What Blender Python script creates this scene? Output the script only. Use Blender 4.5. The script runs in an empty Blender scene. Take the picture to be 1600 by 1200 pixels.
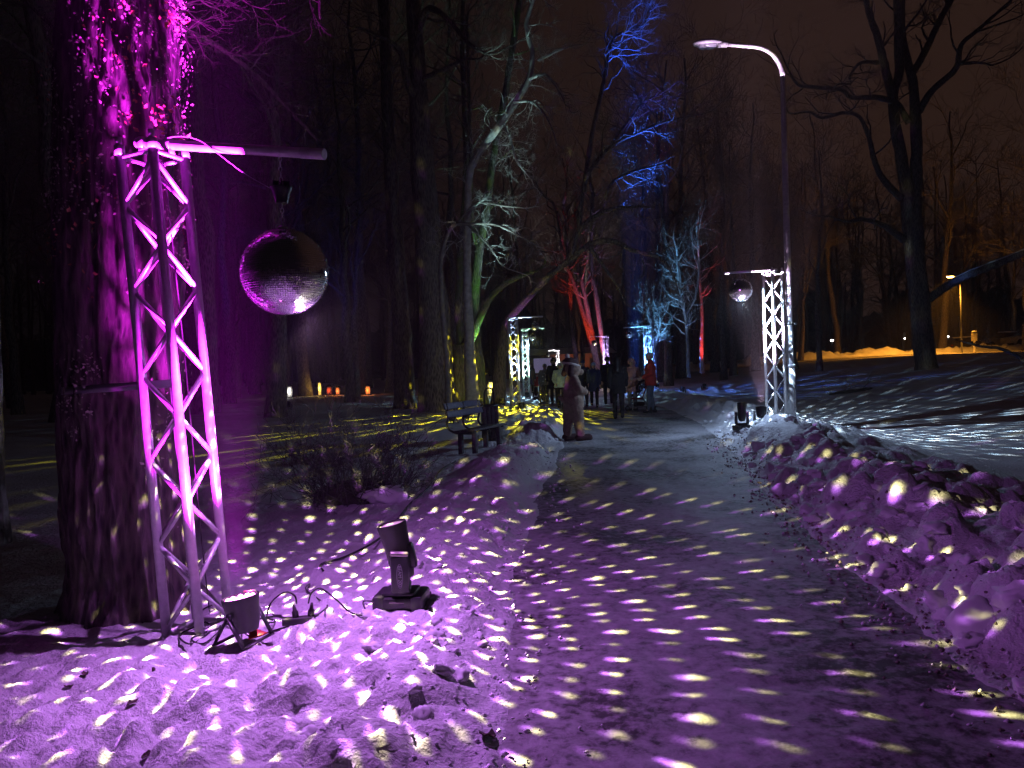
import bpy, bmesh, math, random
import numpy as np
from mathutils import Vector, Matrix, noise as mnoise

# ------------------------------------------------------------------ camera, sky, exposure
S = bpy.context.scene
COL = S.collection
R = math.radians
CAM_H = 1.5
FPX = 1209.0                       # focal length in photo pixels (1600 wide)
cam_d = bpy.data.cameras.new('camera')
cam = bpy.data.objects.new('camera', cam_d)
COL.objects.link(cam)
cam_d.sensor_width = 36.0
cam_d.lens = 36.0 * FPX / 1600.0
cam_d.clip_start = 0.05
cam_d.clip_end = 1500.0
CAM_R = (Matrix.Rotation(R(90 - 1.23), 3, 'X') @ Matrix.Rotation(R(-2.0), 3, 'Z'))
cam.matrix_world = Matrix.Translation((0, 0, CAM_H)) @ CAM_R.to_4x4()
S.camera = cam

world = bpy.data.worlds.new('World')
S.world = world
world.use_nodes = True
wt = world.node_tree
wt.nodes.clear()
wo = wt.nodes.new('ShaderNodeOutputWorld')
wb = wt.nodes.new('ShaderNodeBackground')
wtc = wt.nodes.new('ShaderNodeTexCoord')
wdot = wt.nodes.new('ShaderNodeVectorMath'); wdot.operation = 'DOT_PRODUCT'
wdot.inputs[1].default_value = Vector((0.80, 0.55, 0.12)).normalized()
wt.links.new(wtc.outputs['Generated'], wdot.inputs[0])
wnz = wt.nodes.new('ShaderNodeTexNoise')
wnz.inputs['Scale'].default_value = 3.0
wnz.inputs['Detail'].default_value = 4.0
wt.links.new(wtc.outputs['Generated'], wnz.inputs['Vector'])
wadd = wt.nodes.new('ShaderNodeMath'); wadd.operation = 'MULTIPLY_ADD'
wadd.inputs[1].default_value = 0.35
wt.links.new(wnz.outputs['Fac'], wadd.inputs[0])
wt.links.new(wdot.outputs['Value'], wadd.inputs[2])
wr = wt.nodes.new('ShaderNodeValToRGB')
wr.color_ramp.elements[0].position = 0.5
wr.color_ramp.elements[0].color = (0.0030, 0.0022, 0.0026, 1)
wr.color_ramp.elements[1].position = 1.0
wr.color_ramp.elements[1].color = (0.0215, 0.0108, 0.0080, 1)
wt.links.new(wadd.outputs[0], wr.inputs['Fac'])
wt.links.new(wr.outputs['Color'], wb.inputs['Color'])
wb.inputs['Strength'].default_value = 1.0
wt.links.new(wb.outputs[0], wo.inputs['Surface'])

S.view_settings.view_transform = 'Standard'
S.view_settings.look = 'None'
S.view_settings.exposure = 0.0
S.view_settings.gamma = 1.0
S.view_settings.use_curve_mapping = False
S.render.engine = 'CYCLES'
S.cycles.use_denoising = True
S.cycles.max_bounces = 4
S.cycles.diffuse_bounces = 2
S.cycles.glossy_bounces = 2
S.cycles.use_adaptive_sampling = True
S.cycles.adaptive_threshold = 0.02
S.cycles.volume_bounces = 0
S.cycles.sample_clamp_indirect = 3.0
S.cycles.use_light_tree = True
S.cycles.caustics_reflective = False
S.cycles.caustics_refractive = False

def at(px, py, Y):
    """World point where the line of sight through photo pixel (px,py) meets the depth plane y = Y."""
    v = CAM_R @ Vector(((px - 800) / FPX, (600 - py) / FPX, -1.0))
    t = Y / v.y
    return Vector((v.x * t, Y, CAM_H + v.z * t))

def pix(p):
    """Photo pixel of a world point."""
    q = CAM_R.transposed() @ (Vector(p) - Vector((0, 0, CAM_H)))
    return 800 + FPX * q.x / -q.z, 600 - FPX * q.y / -q.z

# ------------------------------------------------------------------ noise on arrays
def _hash(ix, iy, seed):
    h = (ix.astype(np.int64) * 374761393 + iy.astype(np.int64) * 668265263 + seed * 974634777) & 0x7fffffff
    h = ((h ^ (h >> 13)) * 1274126177) & 0x7fffffff
    h = (h ^ (h >> 16)) & 0xffff
    return h / 65535.0

def vnoise(x, y, seed=0):
    ix = np.floor(x); iy = np.floor(y)
    fx = x - ix; fy = y - iy
    ux = fx * fx * fx * (fx * (fx * 6 - 15) + 10); uy = fy * fy * fy * (fy * (fy * 6 - 15) + 10)
    a = _hash(ix, iy, seed); b = _hash(ix + 1, iy, seed)
    c = _hash(ix, iy + 1, seed); d = _hash(ix + 1, iy + 1, seed)
    return (a + (b - a) * ux) * (1 - uy) + (c + (d - c) * ux) * uy - 0.5

def fbm(x, y, seed=0, octv=4, gain=0.5):
    s = 0.0; a = 1.0
    for k in range(octv):
        s = s + a * vnoise(x + 13.7 * k, y - 7.3 * k, seed + k)
        x, y = x * 1.93 + y * 0.41, y * 1.93 - x * 0.41
        a *= gain
    return s

def cells(x, y, seed=0):
    """F1 distance to jittered points and the value of the nearest point."""
    ix = np.floor(x); iy = np.floor(y)
    best = np.full(np.shape(x), 9.0); val = np.zeros(np.shape(x))
    for dx in (-1, 0, 1):
        for dy in (-1, 0, 1):
            cx = ix + dx; cy = iy + dy
            px = cx + _hash(cx, cy, seed); py = cy + _hash(cx, cy, seed + 5)
            d = np.hypot(px - x, py - y)
            v = _hash(cx, cy, seed + 9)
            m = d < best
            best = np.where(m, d, best); val = np.where(m, v, val)
    return best, val

def sstep(a, b, x):
    t = np.clip((x - a) / (b - a), 0, 1)
    return t * t * (3 - 2 * t)

# ------------------------------------------------------------------ terrain
PY = np.array([-6, 2, 4, 6, 8, 10, 12, 14, 15.2, 17, 20, 24, 30, 40, 60, 95.0])
PL = np.array([.1, -.15, -.1, .0, .2, .4, .62, .85, .90, 1.2, 1.5, 1.4, 1.2, 1.3, 1.8, 2.2])
PR = np.array([2.1, 2.05, 2.15, 2.42, 2.72, 3.05, 3.4, 3.8, 3.98, 4.25, 4.6, 4.9, 5.0, 5.0, 5.2, 5.4])
def path_l(y): return np.interp(y, PY, PL) + 0.10 * fbm(y * 0.9, y * 0 + 3.1, 21, 3)
def path_r(y): return np.interp(y, PY, PR) + 0.10 * fbm(y * 0.9, y * 0 + 8.1, 22, 3)

def base_h(x, y):
    z = 1.38 * sstep(4, 33, x) * sstep(8, 27, y)
    z = z + 0.22 * sstep(13, 24, y) * (1 - sstep(-1.5, 1.0, x))
    z = z - 0.07 * (1 - sstep(-2.2, -0.3, x)) * (1 - sstep(6, 12, y))
    return z

def path_z(x, y):
    z = base_h(x, y) + 0.022 * fbm(x * 1.7, y * 1.1, 40, 4) + 0.011 * fbm(x * 7, y * 6, 41, 4, .6)
    return z

def ground_h(x, y, full=True):
    x = np.asarray(x, float); y = np.asarray(y, float)
    l = path_l(y); r = path_r(y)
    z = base_h(x, y)
    dr = x - r; dl = l - x
    far = np.clip(8.0 / np.maximum(y, 8), 0.15, 1)
    # cleared snow pushed to the right of the path
    hr = 0.30 * (1 - 0.4 * sstep(16, 22, y)) * (1 + 0.6 * fbm(y * 0.55, y * 0, 3, 2))
    ridge = np.exp(-((dr - 0.95) / 0.52) ** 2) + 0.55 * np.exp(-((dr - 1.9) / 0.7) ** 2)
    band = sstep(0.05, 0.4, dr) * (1 - sstep(1.6, 2.9, dr))
    z = z + hr * ridge * sstep(0, .35, dr)
    wx = x + .06 * fbm(x * 6, y * 6, 71, 3); wy = y + .06 * fbm(x * 6, y * 6, 72, 3)
    fr, vr = cells(wx * 3.3, wy * 2.9, 11)
    fs, vs = cells(wx * 7.5, wy * 6.8, 12)
    f5, v5 = cells(wx * 15, wy * 14, 13)
    lump = np.clip(1.15 - fr * 1.5, 0, .8) * (0.03 + 0.24 * vr ** 2)
    lump2 = np.clip(1.1 - fs * 1.4, 0, .8) * (0.01 + 0.06 * vs ** 2) + np.clip(1.1 - f5 * 1.4, 0, .8) * .022 * v5
    rough = np.abs(fbm(x * 5, y * 5, 73, 5, .62))
    lump2 = lump2 + .05 * rough
    z = z + band * (lump + lump2) * (0.6 + 0.4 * far)
    # lower bank on the left of the path
    prof = np.interp(y, [2, 5, 8, 9.5, 11, 12.6, 13.2, 14.7, 15.3, 16.8, 18.5, 22, 30], [.07, .08, .11, .2, .30, .27, .02, .02, .26, .27, .1, .1, .12])
    rl = np.exp(-((dl - 0.6) / 0.5) ** 2)
    bl = sstep(0.0, 0.35, dl) * (1 - sstep(1.3, 2.4, dl))
    z = z + prof * rl * sstep(0, .3, dl) * (1 + .5 * fbm(x * 1.3, y * 1.3, 5, 2))
    z = z + bl * (0.4 * lump + 0.65 * lump2) * np.where((y > 13.2) & (y < 14.7), .25, 1)
    # trampled snow on the left of the path
    tr = sstep(0.1, 1.0, dl) * (1 - sstep(9, 16, y)) * (1 - sstep(4.5, 7.5, -x))
    near = 1 - sstep(3.9, 5.2, y)
    f3, v3 = cells(x * 4.1 + 3, y * 3.7, 31)
    pits = -np.clip(1 - (f3 / 0.5) ** 2, 0, 1) ** 2 * 0.06 * (v3 > 0.5)
    f4, v4 = cells(x * 6.3 + 3, y * 5.7, 33)
    pits = pits - np.clip(1 - (f4 / 0.5) ** 2, 0, 1) ** 2 * 0.03 * (v4 > 0.45)
    z = z + tr * (0.35 + 0.65 * near) * (0.07 * fbm(x * 2.4, y * 2.4, 51, 6, .62) + pits * .8 + 0.5 * lump2 * near)
    # untouched snow
    off = .4 * sstep(1.5, 3.5, dr) + sstep(1.2, 2.5, dl)
    z = z + off * (0.05 * fbm(x * 0.35, y * 0.35, 61, 3) + 0.012 * fbm(x * 2.2, y * 2.2, 62, 3))
    z = z + (0.017 * fbm(x * 9, y * 9, 63, 4, .62) + .010 * np.abs(fbm(x * 21, y * 21, 64, 2))) * far
    # the snow lies thinner under the cleared path: the path is its own sheet
    inside = sstep(-0.02, 0.12, np.minimum(x - l, r - x))
    z = z * (1 - inside) + (base_h(x, y) - 0.07) * inside
    rim = np.exp(-(np.minimum(np.abs(dr), np.abs(dl)) / 0.10) ** 2) * (1 - inside)
    return z + 0.012 * rim

# ------------------------------------------------------------------ materials
MATS = {}
def nodes_of(m):
    m.use_nodes = True
    nt = m.node_tree
    return nt, nt.nodes['Principled BSDF']

def mat(name, col, rough=0.6, metal=0.0, vary=0.25, scale=8.0, bump=0.0, bscale=40.0, emit=None, estr=0.0, coords='Object', spec=0.5):
    """Procedural material: a base colour mottled by noise, optional fine relief."""
    if name in MATS: return MATS[name]
    m = bpy.data.materials.new(name)
    nt, b = nodes_of(m)
    tc = nt.nodes.new('ShaderNodeTexCoord')
    nz = nt.nodes.new('ShaderNodeTexNoise')
    nz.inputs['Scale'].default_value = scale
    nz.inputs['Detail'].default_value = 5.0
    nt.links.new(tc.outputs[coords], nz.inputs['Vector'])
    rp = nt.nodes.new('ShaderNodeValToRGB')
    rp.color_ramp.elements[0].position = 0.3
    rp.color_ramp.elements[1].position = 0.7
    rp.color_ramp.elements[0].color = tuple(max(0, c * (1 - vary)) for c in col) + (1,)
    rp.color_ramp.elements[1].color = tuple(min(1, c * (1 + vary)) for c in col) + (1,)
    nt.links.new(nz.outputs['Fac'], rp.inputs['Fac'])
    nt.links.new(rp.outputs['Color'], b.inputs['Base Color'])
    b.inputs['Roughness'].default_value = rough
    b.inputs['Metallic'].default_value = metal
    b.inputs['Specular IOR Level'].default_value = spec
    if bump > 0:
        nb = nt.nodes.new('ShaderNodeTexNoise')
        nb.inputs['Scale'].default_value = bscale
        nb.inputs['Detail'].default_value = 6.0
        nt.links.new(tc.outputs[coords], nb.inputs['Vector'])
        bp = nt.nodes.new('ShaderNodeBump')
        bp.inputs['Strength'].default_value = bump
        bp.inputs['Distance'].default_value = 0.02
        nt.links.new(nb.outputs['Fac'], bp.inputs['Height'])
        nt.links.new(bp.outputs['Normal'], b.inputs['Normal'])
    if emit:
        b.inputs['Emission Color'].default_value = tuple(emit) + (1,)
        b.inputs['Emission Strength'].default_value = estr
    MATS[name] = m
    return m

def snow_material():
    m = bpy.data.materials.new('snow')
    nt, b = nodes_of(m)
    N = nt.nodes.new; L = nt.links.new
    g = N('ShaderNodeNewGeometry')
    n1 = N('ShaderNodeTexNoise'); n1.inputs['Scale'].default_value = 1.1; n1.inputs['Detail'].default_value = 6
    n2 = N('ShaderNodeTexNoise'); n2.inputs['Scale'].default_value = 22; n2.inputs['Detail'].default_value = 7; n2.inputs['Roughness'].default_value = .62
    n3 = N('ShaderNodeTexVoronoi'); n3.inputs['Scale'].default_value = 14
    for n in (n1, n2, n3): L(g.outputs['Position'], n.inputs['Vector'])
    r1 = N('ShaderNodeValToRGB')
    r1.color_ramp.elements[0].position = .32; r1.color_ramp.elements[0].color = (.66, .65, .66, 1)
    r1.color_ramp.elements[1].position = .62; r1.color_ramp.elements[1].color = (.84, .84, .86, 1)
    L(n1.outputs['Fac'], r1.inputs['Fac'])
    # crumbs of dirt and bark scattered in the trodden snow
    r2 = N('ShaderNodeValToRGB')
    r2.color_ramp.elements[0].position = .66; r2.color_ramp.elements[0].color = (0, 0, 0, 1)
    r2.color_ramp.elements[1].position = .78; r2.color_ramp.elements[1].color = (.75, .75, .75, 1)
    L(n2.outputs['Fac'], r2.inputs['Fac'])
    mx = N('ShaderNodeMixRGB'); mx.inputs['Color2'].default_value = (.16, .13, .11, 1)
    L(r2.outputs['Color'], mx.inputs['Fac']); L(r1.outputs['Color'], mx.inputs['Color1'])
    L(mx.outputs['Color'], b.inputs['Base Color'])
    b.inputs['Roughness'].default_value = .62
    b.inputs['Specular IOR Level'].default_value = .35
    bp = N('ShaderNodeBump'); bp.inputs['Strength'].default_value = .9; bp.inputs['Distance'].default_value = .05
    bp2 = N('ShaderNodeBump'); bp2.inputs['Strength'].default_value = .45; bp2.inputs['Distance'].default_value = .02
    L(n2.outputs['Fac'], bp.inputs['Height']); L(n3.outputs['Distance'], bp2.inputs['Height'])
    L(bp2.outputs['Normal'], bp.inputs['Normal']); L(bp.outputs['Normal'], b.inputs['Normal'])
    return m

def path_material():
    m = bpy.data.materials.new('trodden_icy_path')
    nt, b = nodes_of(m)
    N = nt.nodes.new; L = nt.links.new
    g = N('ShaderNodeNewGeometry')
    n1 = N('ShaderNodeTexNoise'); n1.inputs['Scale'].default_value = .85; n1.inputs['Detail'].default_value = 5
    n2 = N('ShaderNodeTexNoise'); n2.inputs['Scale'].default_value = 13; n2.inputs['Detail'].default_value = 8; n2.inputs['Roughness'].default_value = .7
    n3 = N('ShaderNodeTexNoise'); n3.inputs['Scale'].default_value = 60; n3.inputs['Detail'].default_value = 5
    for n in (n1, n2, n3): L(g.outputs['Position'], n.inputs['Vector'])
    ad = N('ShaderNodeMath'); ad.operation = 'MULTIPLY_ADD'; ad.inputs[1].default_value = .95
    L(n1.outputs['Fac'], ad.inputs[0]); L(n2.outputs['Fac'], ad.inputs[2])
    hf = N('ShaderNodeMath'); hf.operation = 'MULTIPLY'; hf.inputs[1].default_value = .5; L(ad.outputs[0], hf.inputs[0])
    r1 = N('ShaderNodeValToRGB')
    e = r1.color_ramp.elements
    e[0].position = .39; e[0].color = (.48, .47, .49, 1)
    e[1].position = .50; e[1].color = (.29, .285, .29, 1)
    k = e.new(.565); k.color = (.07, .066, .062, 1)
    L(hf.outputs[0], r1.inputs['Fac'])
    L(r1.outputs['Color'], b.inputs['Base Color'])
    b.inputs['Roughness'].default_value = .62
    b.inputs['Specular IOR Level'].default_value = .22
    ad2 = N('ShaderNodeMath'); ad2.operation = 'MULTIPLY_ADD'; ad2.inputs[1].default_value = .4
    L(n3.outputs['Fac'], ad2.inputs[0]); L(n2.outputs['Fac'], ad2.inputs[2])
    bp = N('ShaderNodeBump'); bp.inputs['Strength'].default_value = .45; bp.inputs['Distance'].default_value = .02
    L(ad2.outputs[0], bp.inputs['Height']); L(bp.outputs['Normal'], b.inputs['Normal'])
    return m

def bark_material(name, c0, c1, moss=None):
    m = bpy.data.materials.new(name)
    nt, b = nodes_of(m)
    N = nt.nodes.new; L = nt.links.new
    tc = N('ShaderNodeTexCoord')
    mp = N('ShaderNodeMapping'); mp.inputs['Scale'].default_value = (1, 1, .22)
    L(tc.outputs['Object'], mp.inputs['Vector'])
    v = N('ShaderNodeTexVoronoi'); v.inputs['Scale'].default_value = 26
    n = N('ShaderNodeTexNoise'); n.inputs['Scale'].default_value = 30; n.inputs['Detail'].default_value = 8; n.inputs['Roughness'].default_value = .7
    L(mp.outputs[0], v.inputs['Vector']); L(mp.outputs[0], n.inputs['Vector'])
    a = N('ShaderNodeMath'); a.operation = 'MULTIPLY'
    L(v.outputs['Distance'], a.inputs[0]); L(n.outputs['Fac'], a.inputs[1])
    r = N('ShaderNodeValToRGB')
    r.color_ramp.elements[0].position = .08; r.color_ramp.elements[0].color = c0 + (1,)
    r.color_ramp.elements[1].position = .36; r.color_ramp.elements[1].color = c1 + (1,)
    L(a.outputs[0], r.inputs['Fac'])
    out = r.outputs['Color']
    if moss:
        n2 = N('ShaderNodeTexNoise'); n2.inputs['Scale'].default_value = 2.2; n2.inputs['Detail'].default_value = 6
        L(tc.outputs['Object'], n2.inputs['Vector'])
        r2 = N('ShaderNodeValToRGB'); r2.color_ramp.elements[0].position = .47; r2.color_ramp.elements[1].position = .6
        L(n2.outputs['Fac'], r2.inputs['Fac'])
        mx = N('ShaderNodeMixRGB'); mx.inputs['Color2'].default_value = moss + (1,)
        L(r2.outputs['Color'], mx.inputs['Fac']); L(out, mx.inputs['Color1'])
        out = mx.outputs['Color']
    L(out, b.inputs['Base Color'])
    b.inputs['Roughness'].default_value = .85
    bp = N('ShaderNodeBump'); bp.inputs['Strength'].default_value = .9; bp.inputs['Distance'].default_value = .03
    L(a.outputs[0], bp.inputs['Height']); L(bp.outputs['Normal'], b.inputs['Normal'])
    return m

M_SNOW = snow_material()
M_PATH = path_material()
M_CLOD = mat('loose_snow', (.78, .78, .80), .65, vary=.06, scale=2, spec=.3)
M_BARK = bark_material('bark', (.05, .042, .036), (.22, .19, .16))
M_MOSSY = bark_material('mossy_bark', (.06, .055, .045), (.24, .22, .18), (.13, .17, .06))
M_TWIG = mat('twig_bark', (.20, .175, .15), .8, vary=.3)
M_PALETWIG = mat('pale_twig', (.42, .40, .38), .8, vary=.3)  # paler copy of the twig bark
M_ALU = mat('aluminium', (.72, .72, .73), .36, .30, vary=.12, scale=30, bump=.05, bscale=200)
M_STEEL = mat('galvanised_steel', (.62, .62, .64), .45, .25, vary=.2, scale=20)
M_BLACK = mat('black_paint', (.022, .022, .024), .42, vary=.3, scale=30)
M_RUBBER = mat('black_rubber', (.018, .018, .018), .6, vary=.2)
M_IRON = mat('dark_iron', (.03, .032, .036), .5, .2, vary=.3)
M_DARKW = mat('dark_wood', (.06, .055, .06), .6, vary=.4, scale=25, bump=.3, bscale=60)
M_LEAF = mat('dry_leaf', (.42, .17, .09), .6, vary=.5, scale=3)
M_IVY = mat('pale_leaf', (.40, .38, .30), .6, vary=.4, scale=3)

# ------------------------------------------------------------------ mesh building
class MB:
    def __init__(s): s.v = []; s.f = []
    def add(s, verts, faces):
        o = len(s.v)
        s.v.extend([tuple(p) for p in verts]); s.f.extend([tuple(i + o for i in q) for q in faces])
    def box(s, c, size, rot=None, bev=0.0):
        hx, hy, hz = size[0] / 2, size[1] / 2, size[2] / 2
        M = rot if rot is not None else Matrix.Identity(3)
        c = Vector(c)
        if bev <= 0:
            vs = [Vector((x, y, z)) for z in (-hz, hz) for y in (-hy, hy) for x in (-hx, hx)]
            fs = [(0, 2, 3, 1), (4, 5, 7, 6), (0, 1, 5, 4), (2, 6, 7, 3), (0, 4, 6, 2), (1, 3, 7, 5)]
            s.add([M @ p + c for p in vs], fs); return
        bm = bmesh.new(); bmesh.ops.create_cube(bm, size=1)
        bmesh.ops.scale(bm, vec=size, verts=bm.verts)
        bmesh.ops.bevel(bm, geom=bm.edges[:], offset=bev, segments=2, affect='EDGES', profile=.5)
        bm.verts.index_update()
        s.add([M @ q.co + c for q in bm.verts], [[q.index for q in f.verts] for f in bm.faces]); bm.free()
    def tube(s, pts, rad, n=8, cap=True, squash=None):
        pts = [Vector(p) for p in pts]
        if not hasattr(rad, '__len__'): rad = [rad] * len(pts)
        T = []
        for i in range(len(pts)):
            a = pts[max(i - 1, 0)]; b = pts[min(i + 1, len(pts) - 1)]
            d = b - a
            T.append(d.normalized() if d.length > 1e-9 else Vector((0, 0, 1)))
        u = T[0].cross(Vector((0, 0, 1)))
        if u.length < 1e-3: u = T[0].cross(Vector((0, 1, 0)))
        u.normalize()
        vs = []
        for i, p in enumerate(pts):
            u = u - T[i] * u.dot(T[i])
            if u.length < 1e-6: u = T[i].orthogonal()
            u.normalize(); w = T[i].cross(u)
            for k in range(n):
                a = 2 * math.pi * k / n
                vs.append(p + (u * math.cos(a) + w * math.sin(a)) * rad[i])
        fs = []
        for i in range(len(pts) - 1):
            for k in range(n):
                k2 = (k + 1) % n
                fs.append((i * n + k, i * n + k2, (i + 1) * n + k2, (i + 1) * n + k))
        if cap:
            fs.append(tuple(reversed(range(n)))); fs.append(tuple(range((len(pts) - 1) * n, len(pts) * n)))
        s.add(vs, fs)
    def lathe(s, prof, n=24, M=None, cap=True):
        M = M or Matrix.Identity(4)
        vs = []
        for r, z in prof:
            for k in range(n):
                a = 2 * math.pi * k / n
                vs.append(M @ Vector((r * math.cos(a), r * math.sin(a), z)))
        fs = []
        for i in range(len(prof) - 1):
            for k in range(n):
                k2 = (k + 1) % n
                fs.append((i * n + k, i * n + k2, (i + 1) * n + k2, (i + 1) * n + k))
        if cap:
            fs.append(tuple(reversed(range(n)))); fs.append(tuple(range((len(prof) - 1) * n, len(prof) * n)))
        s.add(vs, fs)
    def ball(s, c, r, n=12, m=8, scale=(1, 1, 1)):
        prof = [(max(1e-4, math.sin(math.pi * i / m)) * r, -math.cos(math.pi * i / m) * r) for i in range(m + 1)]
        s.lathe(prof, n, Matrix.Translation(c) @ Matrix.Diagonal((*scale, 1)))
    def torus(s, c, R_, r, M=None, n=20, m=6):
        M = M or Matrix.Identity(3)
        pts = [Vector(c) + M @ Vector((R_ * math.cos(2 * math.pi * k / n), R_ * math.sin(2 * math.pi * k / n), 0)) for k in range(n)]
        vs = []; fs = []
        for k in range(n):
            a = 2 * math.pi * k / n
            for j in range(m):
                b = 2 * math.pi * j / m
                vs.append(Vector(c) + M @ Vector(((R_ + r * math.cos(b)) * math.cos(a), (R_ + r * math.cos(b)) * math.sin(a), r * math.sin(b))))
        for k in range(n):
            for j in range(m):
                fs.append((k * m + j, ((k + 1) % n) * m + j, ((k + 1) % n) * m + (j + 1) % m, k * m + (j + 1) % m))
        s.add(vs, fs)
    def mesh(s, name, material, smooth=True):
        me = bpy.data.meshes.new(name)
        me.from_pydata(s.v, [], s.f)
        if material: me.materials.append(material)
        if smooth: me.shade_smooth()
        me.update()
        return me
    def build(s, name, material, parent=None, smooth=True, loc=None, rot=None):
        o = bpy.data.objects.new(name, s.mesh(name, material, smooth))
        COL.objects.link(o)
        if parent: o.parent = parent
        if loc is not None: o.location = loc
        if rot is not None: o.rotation_euler = rot
        return o

def autosmooth(o, ang=40):
    """Sharp edges where faces meet at an angle."""
    bm = bmesh.new(); bm.from_mesh(o.data)
    for e in bm.edges:
        if len(e.link_faces) == 2 and e.calc_face_angle(0) > R(ang): e.smooth = False
    bm.to_mesh(o.data); bm.free()
    return o

TMP = bpy.data.scenes.new('workbench')
def evaluated(o):
    """Mesh of an object with its modifiers applied, worked out in an empty side scene."""
    TMP.collection.objects.link(o)
    vl = TMP.view_layers[0]; vl.update()
    me = bpy.data.meshes.new_from_object(o.evaluated_get(vl.depsgraph))
    return me

def tag(o, label=None, cat=None, group=None, kind=None):
    if label: o['label'] = label
    if cat: o['category'] = cat
    if group: o['group'] = group
    if kind: o['kind'] = kind
    return o

def thing(name, label, cat, loc=(0, 0, 0), rz=0.0, group=None):
    o = bpy.data.objects.new(name, None)
    COL.objects.link(o)
    o.empty_display_size = .1
    o.location = loc; o.rotation_euler = (0, 0, rz)
    return tag(o, label, cat, group)

def dup(o, parent=None, lights=True):
    """A copy of a thing with copies of its parts and sub-parts (mesh data shared)."""
    c = o.copy(); COL.objects.link(c); c.parent = parent
    c.matrix_parent_inverse = o.matrix_parent_inverse.copy()
    for ch in o.children:
        if ch.type == 'LIGHT': continue
        dup(ch, c)
    return c

def rot_to(d, up='Z'):
    return Vector(d).to_track_quat('Z', 'Y').to_matrix()

# ------------------------------------------------------------------ lamps
def spot(name, loc, aim, color, power, angle, blend=.5, size=.03, parent=None):
    l = bpy.data.lights.new(name, 'SPOT')
    l.energy = power; l.color = color; l.spot_size = R(angle); l.spot_blend = blend; l.shadow_soft_size = size
    o = bpy.data.objects.new(name, l); COL.objects.link(o)
    q = (Vector(aim) - Vector(loc)).to_track_quat('-Z', 'Y')
    o.matrix_world = Matrix.Translation(loc) @ q.to_matrix().to_4x4()
    return o

def point(name, loc, color, power, size=.05):
    l = bpy.data.lights.new(name, 'POINT')
    l.energy = power; l.color = color; l.shadow_soft_size = size
    o = bpy.data.objects.new(name, l); COL.objects.link(o); o.location = loc
    return o

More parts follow.
